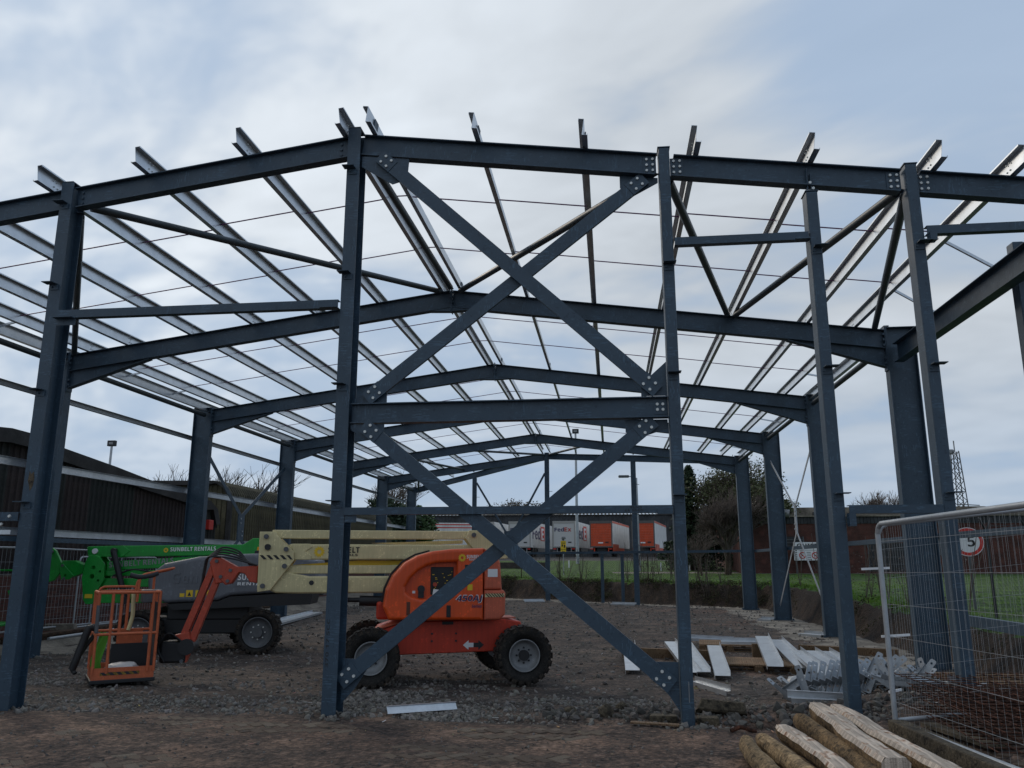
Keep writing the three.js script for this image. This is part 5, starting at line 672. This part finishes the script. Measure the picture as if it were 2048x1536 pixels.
bush('dark_hedge', 'dark evergreen hedge under the bare tree', 8.8, -48, 1.5, 2.4, 0.8, 1.0, 7000, M.leafDark, 0.14); bush('dark_hedge', 'dark evergreen hedge beside the brick building', 11.6, -45.5, 1.3, 1.6, 0.8, 0.8, 4000, M.leafDark, 0.14);
bareTree('bare_tree', 'bare tree top behind the sheds, left one', -28.0, -50, 12.2, 0.46, 5, 4, { trunk: 0.25, minR: 0.015 }); bareTree('bare_tree', 'bare tree top behind the sheds, right one', -24.4, -48, 12.4, 0.48, 5, 4, { trunk: 0.25, minR: 0.015 });
bush('evergreen_bush', 'round evergreen bush at the end of the olive shed', -12.0, -45, 1.0, 2.1, 2.3, 1.6, 9000, M.leafDark, 0.16); bush('evergreen_bush', 'second evergreen bush beside the far left corner column', -10.3, -47, 1.0, 1.3, 2.0, 1.3, 4500, M.leaf, 0.15);
bareTree('bare_tree', 'small bare tree behind the far left bush', -16, -60, 9, 0.55, 5, 4, { minR: 0.02 });
for (const [x, h, n] of [[-14.5, 10.6, 'left'], [-11.5, 11.6, 'middle'], [-8.2, 10.2, 'right']]) bareTree('distant_tree', `distant brown tree over the warehouse roof, ${n} one`, x, -132, h, 0.5, 4, 5, { leaves: 2600, ls: 0.22, lm: mat(lin(0.10, 0.085, 0.06), { side: 2, roughness: 1 }) });
for (const [x, h, n] of [[37.5, 9.4, 'left'], [40, 9.8, 'middle'], [42.5, 9.2, 'right']]) bareTree('distant_tree', `distant bare tree above the brick building, ${n} one`, x, -108, h, 0.45, 5, 4, { minR: 0.024 });
{ // chain link fence along the far and right banks, weeds, grass
  const t = thing('chain_link_fence', 'rusty chain link fence on top of the far earth bank', 'fence'), P = (s) => { const x = -8 + s, z = zEnd(x) - 3.0; return [x, H(x, z), z]; };
  for (let i = 0; i < 9; i++) { const [x, y, z] = P(i * 2.1); part('post', [rod([x, y - 0.1, z], [x, y + 1.25, z], 0.025, 6)], M.trunk, t); }
  const w = []; for (let s = 0; s < 17; s += 0.11) for (const k of [-1, 1]) { const e = clamp(s + k * 1.2, 0, 17), f = Math.abs(e - s) / 1.2, a = P(s), b = P(e); w.push(rod(a, [b[0], mix(a[1], b[1], 1) + 1.2 * f, b[2]], 0.0022, 3)); } part('wire_mesh', w, M.twig, t);
  const blade = (() => { const L = []; for (let i = 0; i < 7; i++) { const a = rr(0, 6.28), w2 = 0.012, l = rr(0.5, 1), dx = Math.cos(a) * rr(0.1, 0.5), dz = Math.sin(a) * rr(0.1, 0.5), ox = rr(-0.2, 0.2), oz = rr(-0.2, 0.2); L.push(ox - w2 * 2, 0, oz, ox + w2 * 2, 0, oz + w2, ox + dx, l, oz + dz); } return quadGeo(L); })();
  const G = [], GC = []; for (let i = 0; i < 60000 && G.length < 26000; i++) { const z = rr(-44, -3), x = rr(-8, 14), d = Math.max((x - 8.75) / 0.62, (beyond(x, z) - 0.95) / 0.85); if (d < 0.9 || x < -8 || (z < -41.4 && z > -43.3 && x > 3)) continue; const near = sm(4, 0.9, d); if (rnd() > 0.25 + near) continue; G.push(M4([x, H(x, z) - 0.01, z], [rr(-0.2, 0.2), rr(0, 6.28), rr(-0.2, 0.2)], [rr(0.10, 0.2), rr(0.05, 0.11) + 0.10 * near * rnd(), rr(0.10, 0.2)])); const q = rr(0.7, 1.3); GC.push(lin(q * rr(0.9, 1.25), q, q * 0.8)); }
  stuff('grass', 'short green grass on the banks and lawn', blade, mat(lin(0.10, 0.21, 0.028), { side: 2, roughness: 1 }), G, GC);
  const clump = (() => { const L = []; leafQuads(L, 26, 0.16, () => [rr(-0.6, 0.6), rr(0, 0.9), rr(-0.6, 0.6)]); return quadGeo(L); })(); const K = [], KC = [];
  for (let i = 0; i < 40000 && K.length < 3600; i++) { const z = rr(-36, -3), x = rr(-7.5, 10.2), d1 = (x - 8.75) / 0.62, d2 = (beyond(x, z) - 0.95) / 0.85, d = Math.max(d1, d2); if (d < 0.15 || d > 1.9) continue; if (d1 > d2 && rnd() < 0.82) continue; if (fbm(x * 0.8 + 3, z * 0.8, 3) < 0.46 || d > 1.35) continue; K.push(M4([x, H(x, z) - 0.03, z], [rr(-0.6, 0.6), rr(0, 6.28), rr(-0.6, 0.6)], rr(0.07, 0.26))); const q = rr(0.5, 1.3); KC.push(lin(q * rr(0.8, 1.5), q, q * rr(0.6, 1))); }
  stuff('bank_undergrowth', 'dark bramble and ivy growing over the earth banks', clump, mat(lin(0.040, 0.046, 0.022), { side: 2, roughness: 1 }), K, KC);
  for (const far of [true, false]) { const S = []; for (let i = 0; i < (far ? 34 : 14); i++) { const u = rr(-1, 7.6), x = far ? u : rr(9.3, 10.2), z = far ? zEnd(u) - rr(1.2, 3.2) : rr(-22, -3), y = H(x, z); for (let k = 0; k < 4; k++) { const a = rr(0, 6.28), hh = rr(0.7, 1.8); S.push(pipe([[x, y, z], [x + Math.cos(a) * 0.12, y + hh * 0.5, z + Math.sin(a) * 0.12], [x + Math.cos(a) * rr(0.1, 0.45), y + hh, z + Math.sin(a) * 0.3]], 0.009, 5, 3)); } const L = []; leafQuads(L, 30, 0.035, () => [x + rr(-0.3, 0.3), y + rr(0.1, 1.3), z + rr(-0.3, 0.3)]); S.push(quadGeo(L)); } const o = solo('dry_weeds', far ? 'dry brown weed stalks standing on the far bank' : 'dry brown weed stalks on the right hand bank', 'weeds', S, M.twig); o.userData.kind = 'stuff'; }
}

// ---------- foreground clutter ----------
function timberLog(label, A, B, w0, w1, hgt, k, sawn = true, bm = M.bark) {          // half-sawn log lying from A (far end) to B
  const t = thing('sawn_log', label, 'log', [0, 0, 0], 0, 'sawn logs stacked in front of the fence'), a = v(A), b = v(B), d = b.clone().sub(a), L = d.length(), X = d.clone().normalize(), Y = new THREE.Vector3(0, 1, 0).addScaledVector(X, -X.y).normalize(), Z = X.clone().cross(Y);
  const N = 44, Mm = 14, P = [], Q = []; const ring = (i) => { const s = i / N, w = mix(w0, w1, s) * (1 + 0.10 * (fbm(s * 9 + k, k, 3) - 0.5)), h = hgt * (1 + 0.10 * (fbm(s * 7 + k + 20, k, 3) - 0.5)), bend = 0.05 * Math.sin(s * 3.1 + k) + 0.03 * (fbm(s * 5 + k, 3, 2) - 0.5), c = a.clone().addScaledVector(X, s * L).addScaledVector(Z, bend); const o = []; for (let j = 0; j <= Mm; j++) { const an = Math.PI * (1 + (sawn ? j / Mm : 2 * j / Mm)), rad = (1 + 0.26 * (fbm(j * 0.5 + k * 3, s * 9 + k, 4) - 0.5)) * (0.72 + 0.28 * sm(0, 0.05, s)); const zz = Math.cos(an) * w * 0.5 * rad, yy = sawn ? Math.sin(an) * h * 0.72 * rad : Math.sin(an) * h * 0.5 * rad; o.push(c.clone().addScaledVector(Z, zz).addScaledVector(Y, yy + (sawn ? h * 0.72 : h * 0.5))); } return o; };
  const R = Array.from({ length: N + 1 }, (_, i) => ring(i)); const tri = (o, ...p) => p.forEach((q) => o.push(q.x, q.y, q.z));
  for (let i = 0; i < N; i++) for (let j = 0; j < Mm; j++) { tri(P, R[i][j], R[i][j + 1], R[i + 1][j + 1]); tri(P, R[i][j], R[i + 1][j + 1], R[i + 1][j]); }
  const g = new THREE.BufferGeometry(); g.setAttribute('position', new THREE.Float32BufferAttribute(P, 3)); g.computeVertexNormals(); const bk = bm.clone(); bk.side = 2; part('bark', [g], bk, t);
  let TG = null; if (sawn) { const nT = 8, top = (i, q) => { const l = R[i][0], r = R[i][Mm], s = q / nT, e = Math.sin(s * Math.PI); return l.clone().lerp(r, s).addScaledVector(Y, hgt * (0.16 * Math.min(1, e * 7)) + 0.008 * (fbm(i * 0.35 + k * 9, q * 0.5, 2) - 0.5)); }; const gp = [], gi = []; for (let i = 0; i <= N; i++) for (let q = 0; q <= nT; q++) gp.push(...top(i, q).toArray()); for (let i = 0; i < N; i++) for (let q = 0; q < nT; q++) { const c = i * (nT + 1) + q; gi.push(c, c + nT + 1, c + 1, c + 1, c + nT + 1, c + nT + 2); } TG = new THREE.BufferGeometry(); TG.setAttribute('position', new THREE.Float32BufferAttribute(gp, 3)); TG.setIndex(gi); TG.computeVertexNormals(); }
  for (const i of [0, N]) { const c = R[i].reduce((s, q) => s.add(q), new THREE.Vector3()).multiplyScalar(1 / R[i].length); for (let j = 0; j < Mm; j++) tri(Q, c, R[i][j], R[i][j + 1]); if (sawn) tri(Q, c, R[i][0], R[i][Mm]); }
  if (sawn) for (const i of [0, N]) { const l = R[i][0], r = R[i][Mm], up = l.clone().lerp(r, 0.5); const e0 = l.clone().lerp(r, 0.17).addScaledVector(Y, hgt * 0.16), e1 = l.clone().lerp(r, 0.83).addScaledVector(Y, hgt * 0.16); tri(Q, l, e0, up); tri(Q, up, e0, e1); tri(Q, up, e1, r); }
  const q = new THREE.BufferGeometry(); q.setAttribute('position', new THREE.Float32BufferAttribute(Q, 3)); q.computeVertexNormals(); const sm2 = (sawn ? M.sawn : M.pallet).clone(); sm2.side = 2; part('sawn_face', TG ? [q, TG] : [q], sm2, t);
}
const tan1 = mat(lin(0.56, 0.45, 0.31), { map: rep(barkT, 1.1), bumpMap: rep(mudB, 2), bumpScale: 0.02, roughness: 0.95 }), tan2 = mat(lin(0.66, 0.53, 0.37), { map: rep(barkT, 0.9), bumpMap: rep(mudB, 2), bumpScale: 0.015, roughness: 0.95 });
timberLog('leftmost bark covered log in the foreground pile', [4.05, 0.03, 1.22], [4.09, 0.03, 3.6], 0.13, 0.17, 0.15, 1, false, tan1);
timberLog('second log from the left, bark peeled along its side', [4.215, 0.03, 1.08], [4.29, 0.03, 3.6], 0.13, 0.16, 0.15, 2, false, tan2);
timberLog('flat topped pale log third from the left', [4.39, 0.04, 0.86], [4.53, 0.04, 3.4], 0.16, 0.17, 0.17, 3);
timberLog('thin dark log lying low between two pale ones', [4.34, 0.01, 1.0], [4.42, 0.01, 3.2], 0.11, 0.12, 0.09, 8, false);
timberLog('rough bark log in the middle of the foreground pile', [4.58, 0.06, 0.42], [4.74, 0.05, 3.3], 0.13, 0.17, 0.17, 4, false);
timberLog('thick squared log with white weathered top and cut end', [4.80, 0.09, 0.18], [4.84, 0.12, 2.60], 0.18, 0.20, 0.21, 5);
timberLog('long white topped log on the right of the pile', [4.99, 0.11, 0.34], [5.19, 0.11, 3.5], 0.16, 0.17, 0.20, 6);
timberLog('dark bark log beneath the white topped ones', [4.92, 0.0, 0.5], [5.02, 0.0, 2.8], 0.18, 0.18, 0.11, 7, false);
solo('concrete_beam', 'weathered concrete beam lying along the mesh fence', 'beam', [rbox(-0.075, 0.075, 0, 0.20, -1.0, 1.0, 0.015)].map((g) => { g.rotateY(0.10); g.translate(5.50, 0.03, 1.72); return g; }), M.concOld);
solo('grey_plank', 'grey weathered plank lying beside the concrete beam', 'plank', [bar([5.66, 0.20, 0.75], [5.80, 0.22, 1.75], 0.13, 0.03)], M.concOld); 
meshPanel('mesh fence panel coming towards the camera on the right', [5.40, 0.08, 0.72], [5.81, 0.12, 4.15], 1.86, { r: 0.024, pv: 0.09, ph: 0.28, wr: 0.0009, hk: 2.4 });
meshPanel('mesh fence panel standing across the right front bay', [5.47, 0.06, 0.50], [8.90, 0.42, 0.30], 1.88, { r: 0.021, pv: 0.048, ph: 0.27, wr: 0.0012 });
for (const [y, n] of [[1.53, 'upper'], [0.93, 'middle'], [0.45, 'lower']]) solo('cable_tie', `pale ${n} tie wrapped round the joined fence posts`, 'tie', [bar([5.38 - (y > 1 ? 0.14 : y > 0.6 ? 0.02 : 0.0), y, 0.68], [5.52 + (y > 1 ? 0.0 : y > 0.6 ? 0.12 : 0.0), y + 0.01, 0.58], 0.012, 0.02)], M.white, 'ties on the fence posts');
for (let i = 0; i < 8; i++) { // rusty reinforcement sheets
  const w = [], x0 = 5.75, x1 = 8.1; for (let q = 0; q <= 12; q++) { const z = 0.05 + q * 0.15; w.push(rod([x0, 0, z], [x1, 0, z], 0.005, 4)); } for (let q = 0; q <= 15; q++) { const x = x0 + q * (x1 - x0) / 15; w.push(rod([x, 0.009, 0], [x, 0.009, 1.9], 0.005, 4)); }
  const g = fin(w); const o = mk(g, M.rust, num('reinforcing_mesh')); o.position.set(rr(-0.05, 0.05), 0.20 + i * 0.028, rr(-0.05, 0.1)); o.rotation.set(rr(-0.01, 0.01), rr(-0.05, 0.05), rr(-0.005, 0.02)); o.userData = { label: `rusty welded steel mesh sheet behind the fence, ${i < 7 ? ORD[7 - i] + ' from the top' : 'topmost'} of its stack`, category: 'steel mesh', group: 'stacked reinforcing mesh sheets' }; scene.add(o);
}
// galvanised offcuts: open channels lying on their webs
function lay(label, x0, z0, x1, z1, w, lift = 0.01, end = 0) {
  const t = thing('steel_offcut', label, 'offcut', [0, 0, 0], 0, 'galvanised offcuts on the ground'), ya = H(x0, z0) + lift + 0.03, yb = H(x1, z1) + 0.03 + (end || (lift > 0.12 ? 0.02 : lift)), A = [x0, ya, z0], B = [x1, yb, z1];
  part('web', [bar(A, B, w, 0.004)], M.galv, t); part('flange', [bar(A, B, 0.004, 0.07, [0, 1, 0], 0.033, -w / 2)], M.galv, t); part('flange', [bar(A, B, 0.004, 0.06, [0, 1, 0], -0.028, w / 2)], M.galv, t); return t;
}
lay('short galvanised offcut left of the foot of the lower brace', 3.22, -7.3, 3.22, -4.7, 0.22, 0.22, 0.03);
lay('galvanised offcut crossing behind the right gable column', 4.0, -7.6, 4.14, -4.4, 0.2, 0.24, 0.03); lay('galvanised offcut lying beside the right gable column', 4.26, -7.8, 4.28, -4.4, 0.2, 0.24, 0.05);
lay('long galvanised offcut left of the pallets', 4.74, -7.0, 4.50, -3.95, 0.22, 0.24, 0.04);
lay('galvanised offcut resting across the near pallet', 5.76, -7.9, 5.40, -4.75, 0.24, 0.34, 0.10); lay('long galvanised offcut sloping off the near pallet', 5.95, -7.6, 5.86, -4.85, 0.24, 0.30, 0.09);
lay('thin galvanised strip far behind the right gable column', 4.40, -9.9, 5.6, -10.3, 0.12, 0.14, 0.03); lay('flat galvanised strip lying on the far pallet', 5.1, -8.8, 5.9, -8.7, 0.16, 0.16, 0.16);
solo('bearer_block', 'short timber bearer under the galvanised offcuts', 'timber', [bar([3.1, H(3.9, -7.2) + 0.09, -7.15], [4.9, H(4.9, -7) + 0.09, -6.95], 0.1, 0.18)], M.timber); solo('bearer_block', 'second timber bearer behind the near pallet', 'timber', [bar([5.5, H(5.8, -7.4) + 0.13, -7.5], [6.2, H(6, -7.4) + 0.13, -7.45], 0.1, 0.24)], M.timber);
lay('galvanised section leaning beside the bracket heap, left one', 6.06, -6.4, 5.75, -2.9, 0.16, 0.22, 0.06); lay('galvanised section leaning beside the bracket heap, middle one', 6.28, -6.3, 6.0, -2.9, 0.16, 0.22, 0.06); lay('galvanised section leaning beside the bracket heap, right one', 6.5, -6.2, 6.22, -2.9, 0.14, 0.22, 0.06);
lay('galvanised channel lying on the slab behind the mesh fence', 7.13, -5.7, 7.02, -3.1, 0.14, 0.04); lay('short flat galvanised scrap at the right column foot', 7.8, -4.4, 7.7, -3.2, 0.3, 0.02); lay('galvanised scrap by the third right column', 7.5, -12.6, 7.9, -12.0, 0.22, 0.02); lay('galvanised scrap by the fourth right column', 7.4, -17.8, 7.75, -17.5, 0.2, 0.02);
{ const t = thing('steel_offcut', 'bluish bright galvanised channel lying in front of the orange lift', 'offcut', [0, 0, 0], 0, 'galvanised offcuts on the ground'); part('web', [bar([0.53, 0.06, -0.16], [1.21, 0.065, -0.50], 0.004, 0.10, [-0.35, 0.62, -0.7])], M.galv, t); part('flange', [bar([0.52, 0.096, -0.205], [1.20, 0.10, -0.545], 0.03, 0.004)], M.galv, t); } lay('bent galvanised angle on the mud right of the column foot', 4.0, -3.2, 4.34, -2.2, 0.06, 0.03, 0.03);
lay('long white galvanised lengths on the ground behind the green wheel', -6.35, -13.2, -7.0, -18.8, 0.34, 0.06); lay('galvanised strip at the far right gable column foot', 2.9, -26.6, 3.9, -26.2, 0.2, 0.03); lay('galvanised strip at the far ridge column foot', -1.0, -28.9, -0.1, -29.2, 0.2, 0.03);
function pallet(label, x, z, ry, y = 0) { const t = thing('wooden_pallet', label, 'pallet', [x, H(x, z) + y, z], ry, 'wooden pallets'); for (let i = 0; i < 7; i++) part('top_board', [box(-0.6, 0.6, 0.122, 0.144, -0.5 + i * 0.152, -0.5 + i * 0.152 + 0.1)], M.pallet, t); for (const q of [-0.5, -0.05, 0.4]) { part('bearer', [box(-0.6, 0.6, 0.0, 0.022, q, q + 0.1)], M.timber, t); for (const p of [-0.6, -0.07, 0.46]) part('block', [box(p, p + 0.14, 0.022, 0.10, q, q + 0.1)], M.timber, t); } for (const p of [-0.6, -0.05, 0.5]) part('cross_board', [box(p, p + 0.1, 0.1, 0.122, -0.5, 0.512)], M.pallet, t); return t; }
pallet('near wooden pallet under two galvanised offcuts', 5.28, -5.65, -0.12, -0.01); pallet('far wooden pallet behind the galvanised offcuts', 5.3, -9.1, -0.1);
solo('timber_baulk', 'long brown timber baulk behind the bracket heap', 'timber', [bar([6.6, H(6.6, -8.7) + 0.07, -8.7], [8.3, H(8.3, -8.1) + 0.07, -8.1], 0.12, 0.14)], M.timber); solo('round_timber', 'round brown pole lying behind the bracket heap', 'timber', [rod([6.05, 0.22, -2.15], [8.4, 0.26, -1.9], 0.07, 10, 0.06)], M.timber); solo('round_timber', 'second round brown pole just below the first', 'timber', [rod([5.9, 0.16, -2.0], [7.9, 0.20, -1.75], 0.06, 10)], M.timber);
{ // heap of folded brackets
  const hole = (g) => g, made = []; void hole;
  const B0 = (() => { const g = new THREE.Group(); const pts = [[-0.035, 0], [0.035, 0], [0.035, 0.345], [0.024, 0.36], [-0.024, 0.36], [-0.035, 0.345]]; const ci = (x, y) => Array.from({ length: 8 }, (_, i) => [x + 0.014 * Math.cos(-i * 0.785), y + 0.014 * Math.sin(-i * 0.785)]); part('plate', [prism(pts, -0.003, 0.003, 0, [ci(0, 0.31), ci(0, 0.20), ci(0, 0.05)])], M.bracket, g); part('return_flange', [box(-0.035, 0.035, -0.003, 0.003, 0.004, 0.11), box(-0.038, -0.035, 0, 0.26, 0.004, 0.05)], M.bracket, g); return g; })();
  const place = (x, y, z, e, label) => { const o = B0.clone(); o.name = num('steel_bracket'); o.position.set(x, y, z); o.rotation.set(...e, 'YXZ'); o.userData = { label, category: 'bracket', group: 'heap of galvanised brackets' }; scene.add(o); made.push(o); };
  const lab = 'folded galvanised steel bracket with bolt holes in the heap';
  for (let r = 0; r < 2; r++) for (let i = 0; i < 9; i++) { const x = 5.10 + i * 0.075 + r * 0.04; place(x, H(x, -1.6) - 0.01 + r * 0.16, -1.40 - r * 0.12, [-0.60 - r * 0.12 + rr(-0.05, 0.05), 0.2 + rr(-0.08, 0.08), -0.46 - i * 0.02 + rr(-0.05, 0.05)], `folded galvanised bracket, ${['first', 'second', 'third', 'fourth', 'fifth', 'sixth', 'seventh', 'eighth', 'ninth'][i]} from the left in the ${r ? 'upper' : 'lower'} leaning row`); }
  for (let i = 0; i < 7; i++) { const x = 5.78 + i * 0.05; place(x, H(x, -1.5) + 0.0 + (i % 2) * 0.14, -1.45 - (i % 3) * 0.1, [-0.4, -0.3, -0.4 - i * 0.09], `folded galvanised bracket, ${ORD[i]} in the fan right of the short column`); }
  for (let i = 0; i < 24; i++) { const x = rr(5.95, 6.7), z = rr(-1.6, -1.1); place(x, H(x, z) + rr(0.01, 0.07), z, [rr(-1.6, -0.2), rr(-1.2, 1.2), rr(-1.3, 1.3)], 'loose galvanised bracket scattered behind the mesh fence'); }
  for (let i = 0; i < 9; i++) { const x = rr(4.85, 5.2), z = rr(-1.7, -1.3); place(x, H(x, z) + rr(0.01, 0.08), z, [rr(-1.1, 0.0), rr(-0.8, 0.8), rr(-1.2, 1.0)], 'loose galvanised bracket at the left end of the heap'); }
  for (const [a, b, n] of [[[4.86, 0.15, -1.22], [5.6, 0.14, -1.1], 'upper'], [[4.88, 0.08, -1.12], [5.65, 0.08, -1.0], 'lower']]) solo('galvanised_bar', `long galvanised channel under the bracket heap, ${n} one`, 'channel', csec(a, b, 0.08, 0.05, [0, 1, 0], 1), M.galv);
  solo('plastic_sheet', 'crumpled white plastic sheet behind the bracket heap', 'plastic sheet', [(() => { const g = new THREE.IcosahedronGeometry(1, 4), p = g.attributes.position; for (let i = 0; i < p.count; i++) { const k = 0.7 + 0.6 * fbm(p.getX(i) * 3 + 8, p.getZ(i) * 3 + p.getY(i) * 2, 3); p.setXYZ(i, 5.2 + p.getX(i) * 0.2 * k, 0.12 + p.getY(i) * 0.12 * k, -2.0 + p.getZ(i) * 0.12 * k); } g.computeVertexNormals(); return g; })()], mat(lin(0.55, 0.54, 0.52), { roughness: 0.5 }));
}
// blocks and debris at the foot of the right column
solo('kerb_block', 'brown concrete block at the foot of the right gable column, left side', 'block', [rbox(3.28, 3.56, -0.12, 0.055, -0.36, -0.22, 0.015)], M.concOld); solo('kerb_block', 'brown concrete block at the foot of the right gable column, right side', 'block', [rbox(3.76, 3.98, -0.12, 0.045, -0.36, -0.22, 0.015)], M.concOld);
solo('concrete_slab_piece', 'broken grey concrete piece lying right of the column foot', 'rubble', [prism([[0, 0], [0.52, -0.02], [0.50, 0.10], [0.06, 0.13]], 0, 0.3, 0.02)].map((g) => { g.rotateX(-0.5); g.rotateY(-0.12); g.translate(3.80, -0.06, -0.72); return g; }), M.concOld);
for (const [x, z, r, n] of [[2.82, -0.42, 0.085, 'large pale'], [2.45, -0.5, 0.06, 'small brown'], [3.0, -0.8, 0.06, 'small grey']]) solo('rubble_stone', `${n} rubble stone left of the column foot`, 'stone', [(() => { const g = new THREE.IcosahedronGeometry(1, 2), p = g.attributes.position; for (let i = 0; i < p.count; i++) { const k = r * (0.75 + 0.5 * fbm(p.getX(i) * 1.5 + x, p.getZ(i) * 1.5 + p.getY(i), 3)); p.setXYZ(i, x + p.getX(i) * k * 1.15, H(x, z) + 0.4 * r + p.getY(i) * k, z + p.getZ(i) * k); } g.computeVertexNormals(); return g; })()], M.concOld);
solo('wood_scrap', 'curled dark scrap lying on the mud in front of the column', 'scrap', [pipe([[4.02, 0.02, 0.28], [4.12, 0.05, 0.25], [4.2, 0.03, 0.27], [4.26, 0.01, 0.25]], 0.022, 10, 5)], M.rust); solo('board_scrap', 'flat brown board scrap by the right column foot', 'scrap', [bar([3.08, 0.035, 0.05], [3.55, 0.03, 0.12], 0.08, 0.015)], M.timber);
renderer.render(scene, camera);
